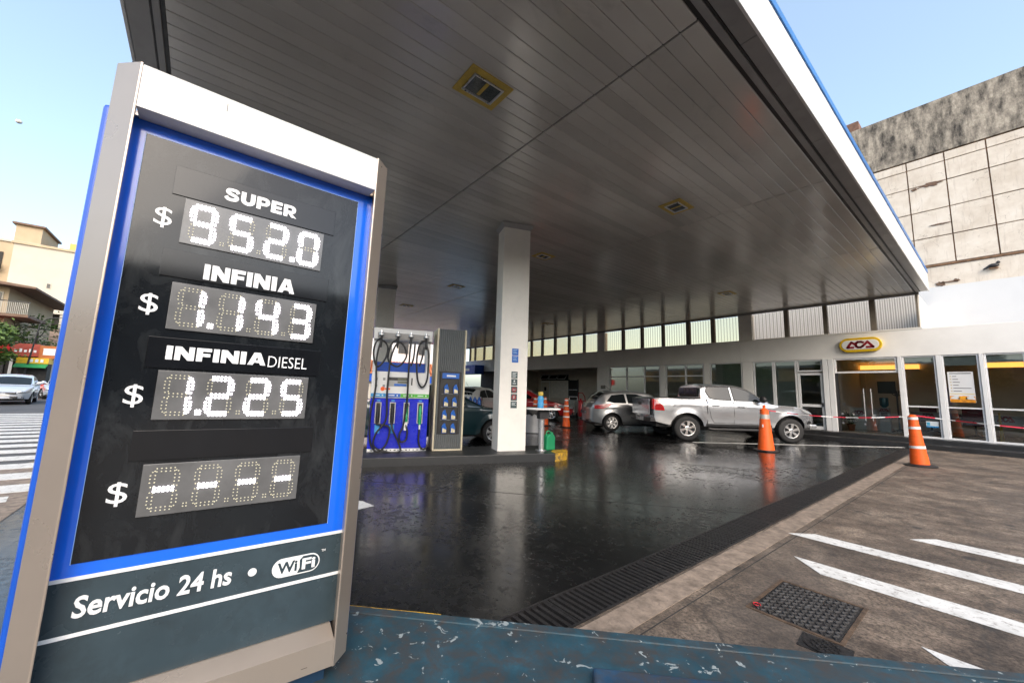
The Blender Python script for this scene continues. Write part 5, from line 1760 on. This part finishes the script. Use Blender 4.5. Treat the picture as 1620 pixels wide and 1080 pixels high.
for z in (.68, .75, .82):
    MB().box(4.035, 4.055, -.52, .52, z - .012, z + .012).build('grille_bar', M_alu, pk)
MB().box(3.79, 4.02, -.72, .72, .48, .60).build('front_bumper', SIL, pk, bevel=.04, seg=3)
B.side([(3.66, .60), (3.70, .70), (3.80, .72), (3.86, .62)], pk, 'fog_lamp_recess', M_dark, cabin=False, off=.01)
MB().tube([(1.6, .3, 1.80), (1.45, .32, 2.02)], .006, 5).build('aerial', M_dark, pk)
for ax in (0, 3.085):
    for sd in (-1, 1):
        wheel(pk, ax, sd * .80, .385, .25, sd, 6, .60)

# ---------------------------------------------------------------- hatchbacks and sedans
def hatch(name, label, loc, ang, pm_, kind='hatch', glassm=M_carglass, far=False, plate=False):
    t = thing(name, label, 'car', loc, ang)
    if kind == 'hatch':
        b = Body(x0=-.70, x1=3.52, wb=2.6, R=.31, Ra=.375, W=.86, sill=.26, fz=.30, rz=.34, rf=.9, cf=.28, rr=.55, cr=.20, curv=.05, zm=.68, flare=.02, crease=.86, crown=.03, bulge=.12,
                 top=[(-.70, .88), (-.64, .98), (-.3, 1.00), (.5, .98), (1.9, .93), (2.3, .92), (2.8, .86), (3.25, .74), (3.52, .60)],
                 roof=[(-.60, .97), (-.42, 1.25), (-.22, 1.40), (.05, 1.45), (.7, 1.475), (1.3, 1.45), (1.55, 1.38), (2.45, .90)], inset=.03, tumble=.33, gcf=.12, gcr=.16, rcrown=.03)
        wins = [([(-.18, 1.08), (.02, 1.30), (.50, 1.36), (.56, 1.02), (.1, 1.02)], 'rear_window'), ([(.62, 1.02), (.58, 1.365), (.95, 1.36), (1.30, 1.28), (1.72, 1.06), (1.72, 1.0)], 'front_window')]
        rear = (-.50, -.24); front = (2.34, 1.62)
        gaps = [[(.02, .98), (.06, .72), (.30, .50), (.40, .34), (.62, .32), (.60, .98)], [(.60, .98), (.62, .32), (1.72, .32), (1.78, .6), (1.76, .95)]]
        hz = ((.18, .84), (.78, .80))
    else:
        b = Body(x0=-1.0, x1=3.35, wb=2.55, R=.30, Ra=.36, W=.85, sill=.25, fz=.30, rz=.34, rf=.9, cf=.28, rr=.6, cr=.2, curv=.05, zm=.66, flare=.02, crease=.84, crown=.03, bulge=.12,
                 top=[(-1.0, .86), (-.92, .98), (-.35, 1.02), (.5, .98), (1.9, .92), (2.3, .90), (2.75, .85), (3.1, .75), (3.35, .60)],
                 roof=[(-.50, 1.0), (-.1, 1.25), (.25, 1.40), (.8, 1.45), (1.25, 1.42), (1.55, 1.33), (2.35, .89)], inset=.03, tumble=.33, gcf=.12, gcr=.10, rcrown=.03)
        wins = [([(.0, 1.06), (.25, 1.29), (.52, 1.345), (.56, 1.02)], 'rear_window'), ([(.62, 1.01), (.58, 1.35), (.95, 1.34), (1.28, 1.26), (1.68, 1.04), (1.68, .98)], 'front_window')]
        rear = (-.38, .18); front = (2.25, 1.60)
        gaps = [[(.02, .98), (.06, .72), (.30, .50), (.40, .34), (.62, .32), (.60, .98)], [(.60, .98), (.62, .32), (1.72, .32), (1.78, .6), (1.76, .95)]]
        hz = ((.18, .82), (.78, .78))
    b.shell(pm_, t)
    b.green(pm_, t)
    b.screen(front[0], front[1], t, 'windscreen', .93, .88)
    b.screen(rear[0], rear[1], t, 'rear_screen', .84, .82)
    for poly, nm in wins:
        b.side(poly, t, nm, glassm)
    for g_ in gaps:
        b.seam(g_, t, r=.004)
    for x, z in hz:
        handle(b, t, x, z, pm_)
    mirror(b, t, 1.72, 1.03, pm_, .085)
    if kind == 'hatch':
        b.side([(-.62, .80), (-.62, .92), (-.30, .98), (.0, 1.0), (-.08, .90), (-.35, .80)], t, 'tail_lamp', M_tail, cabin=False, off=.012)
    else:
        b.side([(-.98, .72), (-.98, .88), (-.70, .90), (-.72, .72)], t, 'tail_lamp', M_tail, cabin=False, off=.012)
    xf_ = b.x1
    b.side([(xf_ - .62, .70), (xf_ - .22, .56), (xf_ - .06, .56), (xf_ - .10, .64), (xf_ - .45, .77)], t, 'head_lamp', M_head, cabin=False, off=.012)
    for sd in (-1, 1):
        MB().ell((xf_ - .02, sd * .50, .62), (.10, .17, .065), 14, 8).build('head_lamp', M_head, t, smooth=60)
        MB().box(xf_ - .10, xf_ - .02, sd * .52 - .07, sd * .52 + .07, .33, .39).build('fog_lamp', M_dark, t, bevel=.01)
    MB().box(xf_ - .02, xf_ + .115, -.38, .38, .50, .60).build('grille', M_dark, t, bevel=.02)
    MB().box(xf_ + .09, xf_ + .125, -.36, .36, .545, .56).build('grille_bar', M_alu, t)
    MB().box(xf_ - .02, xf_ + .10, -.45, .45, .31, .40).build('lower_intake', M_dark, t, bevel=.02)
    MB().box(xf_ + .09, xf_ + .13, -.20, .20, .42, .50).build('number_plate', pbr('plate_white', (.6, .6, .58), .5), t)
    MB().box(b.x0 - .16, b.x0 - .0, -.24, .24, .60, .70).build('number_plate', pbr('plate_dark', (.10, .10, .11), .5), t)
    MB().box(b.x0 - .10, b.x0 + .25, -.62, .62, .30, .40).build('rear_valance', M_dark, t, bevel=.02)
    for ax in (0, b.wb):
        for sd in (-1, 1):
            wheel(t, ax, sd * .745, b.R, .20, sd, 7 if not far else 6, .66)
    MB().tube([(.25, 0, b.zr(.25) + .03), (.0, 0, b.zr(.25) + .22)], .006, 5).build('aerial', M_dark, t)
    return t, b
GR = paint('grey_silver_paint', (.42, .42, .42), .75, .3)
a = R(57)
hatch('parked_car', 'silver hatchback parked behind the pickup tail with rear turned to us', Vector((-8.99, 11.87, 0)) + Vector((-math.sin(a), math.cos(a), 0)) * .74, a, GR)
a = R(40)
hatch('parked_car', 'red hatchback parked deep inside right of the white column', Vector((-13.55, 13.30, 0)) + Vector((-math.sin(a), math.cos(a), 0)) * .74 - Vector((math.cos(a), math.sin(a), 0)) * 2.6, a, paint('red_paint', (.40, .008, .012), 0, .3), far=True)
a = IANG
hatch('parked_car', 'dark teal sedan refuelling beyond the island, half hidden by the column', W(.30, -9.66 - .76, 0), a, paint('teal_paint', (.006, .032, .042), .2, .3), 'sedan')
a = R(120)
hatch('parked_car', 'white hatchback standing behind the teal sedan', Vector((-14.85, 9.27, 0)), a, paint('white_paint', (.66, .66, .64), 0, .3), far=True)
a = R(12)
hatch('street_car', 'silver white sedan coming towards us on the street at left', Vector((-32.75, -7.6, 0)), R(8), paint('pale_silver_paint', (.62, .66, .72), .4, .3), 'sedan')
hatch('street_car', 'pale sedan following behind the silver white one on the street', Vector((-40.2, -7.0, 0)), R(6), paint('pale_blue_paint', (.50, .56, .64), .3, .3), 'sedan', far=True)
hatch('street_car', 'red car half cut off at the left edge of the street', Vector((-39.5, -10.4, 0)), R(95), paint('street_red_paint', (.42, .02, .02), 0, .3), far=True)

# blue bottles in a row and the red hand trolley with its grey cylinder
wb_ = thing('bottle_rack', 'rack of blue water bottles between the teal sedan and the column', 'rack', (-11.9, 7.55, 0), IANG)
for x in (-.5, .5):
    MB().box(x - .02, x + .02, -.02, .02, 0, 1.12).build('upright', M_dark, wb_)
for z in (.45, .80):
    MB().box(-.5, .5, -.12, .12, z - .02, z).build('shelf', M_dark, wb_)
    for k in range(6):
        MB().lathe([(.065, z), (.07, z + .02), (.07, z + .2), (.03, z + .26), (.03, z + .3)], 12, (-.4 + k * .16, 0, 0)).build('blue_bottle', oilb, wb_, smooth=40)
ht = thing('hand_trolley', 'red two wheeled hand trolley leaning by the wall left of the silver hatchback', 'trolley', (-14.4, 16.4, 0), R(20))
for x in (-.2, .2):
    MB().tube([(x, 0, .12), (x, .08, .9), (x * .9, .05, 1.15), (x * .6, -.12, 1.35)], .022, 8).build('rail', M_red, ht, smooth=50)
    MB().lathe([(.13, -.03), (.14, 0), (.13, .03)], 18, (x * 1.25, .06, .14), 'x').build('wheel', M_tyre, ht, smooth=40)
MB().tube([(-.12, -.12, 1.35), (.12, -.12, 1.35)], .022, 8).build('grip', M_red, ht)
for z in (.3, .6, .9):
    MB().box(-.2, .2, .0, .06, z, z + .03).build('cross_bar', M_red, ht)
MB().lathe([(.12, .10), (.13, .12), (.13, .85), (.05, .98), (.04, 1.05)], 16, (0, -.08, 0)).build('cylinder', M_red, ht, smooth=40)
gc = thing('compressor_box', 'grey wheeled workshop box beside the red trolley', 'machine', (-15.2, 16.5, 0), R(15))
MB().box(-.3, .3, -.25, .25, .12, .95).build('case', pbr('machine_grey', (.22, .25, .24), .4), gc, bevel=.03)
for x in (-.24, .24):
    MB().lathe([(.06, -.02), (.06, .02)], 12, (x, -.18, .06), 'x').lathe([(.06, -.02), (.06, .02)], 12, (x, .18, .06), 'x').build('castor', M_tyre, gc)
MB().tube([(-.25, .2, .95), (-.25, .22, 1.1), (.25, .22, 1.1), (.25, .2, .95)], .015, 6).build('handle', M_alu, gc)

# ================================================================== THE STREET AT LEFT
M_tan = pbr('tan_render', (.46, .36, .24), .8, var=.08, scale=.6)
M_pale = pbr('pale_render', (.50, .46, .39), .8, var=.06, scale=.5)
M_pinkb = pbr('pink_brick', (.50, .36, .28), .8, var=.15, scale=3)
M_win = pbr('shaded_window', (.05, .05, .05), .2, var=.3, scale=2)
M_roofb = pbr('brown_roof', (.16, .10, .07), .8, var=.2, scale=2)
def bwin(par, x, y0, y1, z0, z1, m=M_win, fr=M_pale):
    w_ = MB().box(x - .02, x + .05, y0 - .06, y1 + .06, z0 - .06, z1 + .06).build('window', fr, par)
    MB().box(x + .051, x + .06, y0, y1, z0, z1).build('pane', m, w_)
# apartment block with stair tower
b = thing('apartment_block', 'tan apartment block with roof tower far down the street', 'building', (0, 0, 0))
MB().box(-95, -82, -34, -19.0, 0, 19.3).build('wall', M_tan, b)
MB().box(-95, -81.8, -34.1, -18.9, 19.3, 19.6).build('parapet', M_pale, b)
MB().box(-90, -82.4, -21.6, -19.2, 19.6, 22.0).build('roof_tower', M_tan, b)
MB().box(-90.2, -82.0, -21.9, -18.9, 22.0, 22.25).build('tower_roof', M_roofb, b)
for z in (4.5, 7.5, 10.6, 13.6, 16.6):
    for y in (-31, -27.2, -23.2):
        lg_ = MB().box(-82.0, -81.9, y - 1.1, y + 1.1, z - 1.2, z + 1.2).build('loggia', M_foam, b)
        MB().box(-82.0, -81.2, y - 1.15, y + 1.15, z - 1.35, z - 1.2).build('balcony_slab', M_pale, b)
        MB().box(-81.3, -81.2, y - 1.15, y + 1.15, z - 1.19, z - .35).build('balcony_front', M_tan, b)
        bwin(b, -81.9, y - .5, y + .3, z - .9, z + .6)
b = thing('white_block', 'blank pale side wall of a tall building right of the tan block', 'building', (0, 0, 0))
MB().box(-92, -79, -20.6, -13.2, 0, 18.6).build('wall', M_pale, b)
MB().box(-92.2, -78.8, -20.8, -13.0, 18.6, 18.9).build('parapet', M_tan, b)
bwin(b, -79.0, -17.2, -16.9, 13.2, 13.8)
MB().box(-88, -84, -16.8, -15, 18.9, 21).build('rooftop_hut', pbr('yellow_hut', (.62, .45, .12), .7), b)
b = thing('deck_building', 'low pinkish building with open roof deck beneath the white block', 'building', (0, 0, 0))
MB().box(-78, -62, -20, -9.5, 0, 6.4).build('wall', M_pinkb, b)
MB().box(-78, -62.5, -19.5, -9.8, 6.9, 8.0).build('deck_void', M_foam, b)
MB().box(-78, -61.8, -20, -9.4, 8.0, 8.3).build('deck_roof', M_pale, b)
for y in (-19.5, -17.6, -15.8, -14.0, -12.2, -10.4):
    MB().box(-62.1, -61.9, y, y + .2, 6.4, 8.0).build('deck_post', M_pale, b)
for k in range(14):
    MB().box(-62.0, -61.97, -20, -9.5, .6 + .4 * k, .62 + .4 * k).build('course_line', M_pale, b)
b = thing('balcony_house', 'two storey house with wide eaves and railed balcony at the left edge', 'building', (0, 0, 0))
MB().box(-58, -46.5, -24, -11.9, 0, 8.2).build('wall', M_tan, b)
MB().prism([(-24, 8.75), (-10.35, 7.95), (-10.35, 8.1), (-24, 9.3)], -58.5, -45.2, 'x').build('roof', M_roofb, b)
MB().prism([(-24, 5.75), (-10.5, 5.75), (-10.5, 5.95), (-24, 5.95)], -50, -45.3, 'x').build('balcony_slab', M_roofb, b)
for k in range(40):
    y = -10.6 - k * .09
    MB().box(-45.42, -45.39, y - .012, y + .012, 5.95, 6.85).build('baluster', M_pale, b)
MB().box(-45.45, -45.36, -14.3, -10.52, 6.85, 6.92).build('hand_rail', M_dark, b)
bwin(b, -46.5, -12.9, -12.2, 6.2, 7.6)
bwin(b, -46.5, -14.6, -13.8, 6.2, 7.6)
MB().box(-46.5, -46.2, -13.4, -13.0, 7.3, 7.7).build('air_conditioner', M_whitefr, b)
# shops
b = thing('red_shop', 'corner shop with long red sign band and white lettering panels', 'building', (0, 0, 0))
MB().box(-58, -45.6, -24, -9.0, 0, 2.95).build('wall', M_pale, b)
MB().box(-46.2, -44.9, -24, -10.95, 2.95, 3.95).build('sign_band', M_red, b)
sb2 = MB().box(-46.2, -44.92, -10.94, -9.55, 2.85, 3.78).build('sign_band', pbr('shop_brown_red', (.34, .06, .04), .5), b)
for k in range(5):
    MB().box(-44.915, -44.90, -10.75 + k * .23, -10.62 + k * .23, 3.15, 3.40 if k % 2 else 3.32).build('white_mark', M_letter, sb2)
ob = MB().box(-46.2, -44.85, -9.54, -8.6, 2.75, 3.7).build('sign_box', pbr('shop_orange', (.42, .13, .03), .5), b)
MB().box(-44.845, -44.83, -9.35, -8.75, 3.0, 3.5).build('white_mark', M_letter, ob)
for k in range(8):
    y = -12.2 + k * .40
    MB().box(-45.6, -45.4, y, y + .16, 0, 2.9).build('shutter_post', M_whitefr if k % 2 else M_dark, b)
MB().box(-45.58, -45.5, -12.5, -9.1, .2, 2.7).build('shop_front', M_foam, b)
b = thing('yellow_shop', 'kiosk with yellow sign and green awning beside the red shop', 'building', (0, 0, 0))
MB().box(-45.35, -44.3, -10.35, -8.9, 0, 2.6).build('wall', M_foam, b)
MB().box(-45.3, -44.1, -10.4, -8.85, 2.32, 2.74).build('sign_board', pbr('kiosk_yellow', (.80, .48, .02), .5), b)
MB().prism([(-44.1, 2.3), (-43.6, 2.05), (-43.6, 2.0), (-44.1, 2.2)], -10.4, -8.85, 'y').build('awning', pbr('kiosk_green', (.02, .28, .08), .6), b)
for k in range(3):
    MB().box(-44.09, -44.07, -9.75 + k * .25, -9.6 + k * .25, 2.42, 2.64).build('white_mark', M_letter, b)
# house with tiled roof seen through the pump
b = thing('tiled_house', 'white house with orange tiled roof seen between the pump hoses', 'building', (0, 0, 0))
MB().box(-56, -46, 10, 27, 0, 3.4).build('wall', M_pale, b)
MB().box(-58, -50, 9, 26, 3.4, 9.4).build('upper_wall', whitew, b)
for y in (17.5, 20.4, 23.3):
    bwin(b, -50, y, y + 1.4, 5.9, 7.4)
tile = pbr('orange_roof_tile', (.50, .16, .06), .7, var=.25, scale=6)
rt = MB()
for r_ in range(9):
    for k in range(46):
        y = 10 + k * .38 + (.19 if r_ % 2 else 0)
        x = -46.0 + .6 - r_ * .5; z = 3.15 + r_ * .17
        rt.tube([(x, y, z), (x - .55, y, z + .19)], [.15, .12], 6, False)
tag(rt.build('roof_tiles', tile, b, smooth=60), kind='stuff')
MB().prism([(-45.3, 3.05), (-50.0, 4.6), (-50.0, 4.4), (-45.3, 2.9)], 9.8, 27.4, 'y').build('roof_deck', tile, b)
MB().box(-45.6, -45.5, 10, 27, 2.0, 2.9).build('blue_board', M_blue, b)
# building across the road behind the camera: it is what the office glass reflects
b = thing('opposite_building', 'sunlit ochre row across the road, seen mirrored in the office windows', 'building', (0, 0, 0))
M_och = pbr('ochre_sunlit_band', (.62, .36, .14), .85, var=.12, scale=.6)
MB().box(-45, 30, -46, -34, 0, 4.0).build('lower_wall', pbr('lower_wall_shade', (.07, .055, .045), .6), b)  # shadow over the lower wall painted as a dark colour
MB().box(-45, 30, -46, -34, 4.0, 6.0).build('wall', M_och, b)  # sunlit upper strip painted as an ochre band
MB().box(-45.3, 30.3, -46, -33.7, 6.0, 6.4).build('cornice', M_pale, b)
for k in range(18):
    x = -43 + k * 4
    w_ = MB().box(x - .1, x + 1.5, -34.0, -33.93, 4.3, 5.8).build('window', M_pale, b)
    MB().box(x, x + 1.4, -33.929, -33.92, 4.4, 5.7).build('pane', M_win, w_)
    w_ = MB().box(x - .1, x + 2.1, -34.0, -33.93, 0, 2.9).build('shop_window', M_dark, b)
    MB().box(x, x + 2.0, -33.929, -33.92, .3, 2.8).build('pane', M_win, w_)

# ------------------------------------------------------------------ trees
def leafmat(name, col):
    m, nt, ns, ls, bs = nodes_of(name)
    c = ramp(nt, noise(nt, wcoords(nt), 2.2, 4), [(.3, tuple(x * .55 for x in col)), (.7, tuple(min(1, x * 1.5) for x in col))])
    ls.new(c, bs.inputs['Base Color'])
    bs.inputs['Roughness'].default_value = .55
    bs.inputs['Subsurface Weight'].default_value = 0
    return m
M_leaf = leafmat('street_leaf', (.07, .12, .02))
M_bark = pbr('bark', (.09, .065, .045), .9, var=.3, scale=10, bmp=.5)
def tree(label, loc, h, cr, n, seed, flat=.7, m=M_leaf, ls_=.16):
    rr = random.Random(seed)
    t = thing('street_tree', label, 'tree', loc, rr.uniform(0, 6), 'trees along the street')
    tr = MB()
    tr.tube([(0, 0, 0), (.05, .02, h * .35), (-.03, .05, h * .62), (0, 0, h * .8)], [.16, .13, .10, .06], 10)
    tips = []
    for k in range(9):
        a = rr.uniform(0, 2 * PI); z0 = h * rr.uniform(.42, .72)
        L = cr * rr.uniform(.55, .95)
        tip = Vector((math.cos(a) * L, math.sin(a) * L, z0 + h * rr.uniform(.08, .28)))
        mid = Vector((math.cos(a) * L * .45, math.sin(a) * L * .45, z0 + h * .06))
        tr.tube([(0, 0, z0), mid, tip], [.06, .04, .015], 6)
        tips += [tip, mid.lerp(tip, .6)]
    tips.append(Vector((0, 0, h * .95)))
    tr.build('trunk', M_bark, t, smooth=50)
    lf_ = MB()
    for k in range(n):
        c = rr.choice(tips)
        d_ = Vector((rr.gauss(0, 1), rr.gauss(0, 1), rr.gauss(0, flat))) * cr * .22
        p = c + d_
        u = Vector((rr.gauss(0, 1), rr.gauss(0, 1), rr.gauss(0, .6))).normalized()
        v = u.orthogonal().normalized()
        s_ = ls_ * rr.uniform(.6, 1.3)
        lf_.quad(p - u * s_, p + v * s_ * .45, p + u * s_, p - v * s_ * .45)
    lf_.build('crown', m, t, recalc=False)
    return t
tree('bushy green tree at the left edge in front of the red shop', (-42, -11.6, 0), 4.9, 1.3, 2600, 3)
tree('low green shrub tree under the bushy one at the left edge', (-41, -11.6, 0), 3.0, .9, 1600, 5, ls_=.14)
tree('thin airy tree beside the lamp post near the blue sign edge', (-50, -10.9, 0), 6.3, 1.9, 1100, 8, ls_=.14)
for k, (x, y) in enumerate(((-26, -32), (-14, -31.5), (-3, -32.5), (9, -31.5))):
    tree(['round street tree across the road, leftmost in the window reflection', 'second street tree across the road', 'third street tree across the road', 'rightmost street tree across the road'][k], (x, y, 0), 7.5, 3.0, 3500, 20 + k, ls_=.3)
# lamp post and wires
lp = thing('street_lamp', 'slim grey street lamp leaning over the street at left', 'lamp', (-44, -9.75, 0))
MB().tube([(0, -.25, 0), (0, .0, 3.0), (0, .18, 5.2), (0, .5, 5.7), (0, 1.3, 5.85)], [.06, .05, .04, .035, .03], 8).build('pole', M_dark, lp, smooth=50)
MB().ell((0, 1.45, 5.83), (.1, .25, .06), 10, 6).build('lamp_head', M_alu, lp, smooth=60)
up = thing('utility_pole', 'grey utility pole far down the street carrying wires', 'pole', (-52, -12.2, 0))
MB().tube([(0, 0, 0), (0, 0, 6.2)], [.12, .08], 8).build('pole', M_wood, up)
MB().box(-.05, .05, -.8, .8, 5.6, 5.7).build('cross_arm', M_wood, up)
for k, (z, dz) in enumerate(((4.0, .25), (4.4, .3), (4.8, .35), (5.2, .2), (5.5, .4))):
    p0 = Vector((-46 - k, -16, z + .5)); p1 = Vector((-47 - k * .6, -4, z - .1))
    pts = []
    for i in range(13):
        t_ = i / 12; c_ = p0.lerp(p1, t_); c_.z -= dz * 4 * t_ * (1 - t_); pts.append(c_)
    tag(MB().tube(pts, .018, 5).build('overhead_wire', M_black), 'thin black overhead wire number %s from the top crossing the street at left' % ('five', 'four', 'three', 'two', 'one')[k], 'wire', 'overhead wires')
# little kerbed pavement and drain grille seen past the sign's edge
tag(MB().prism([(-12, -1.32), (-4.6, -1.32), (-3.2, -2.1), (-3.2, -3.4), (-5, -3.4)], -.02, -.001).build('concrete_gutter', M_apron), kind='structure')
# the pale day moon
mo = bpy.data.objects.new('moon', MB().ell((0, 0, 0), (5, 5, 4), 24, 14).mesh('moon', pbr('moon_dust', (.75, .74, .70), .9), 60))
COL.objects.link(mo); mo.location = Vector((-.89, -.25, .38)) * 1400
tag(mo, 'pale day moon low in the sky at left', 'moon')
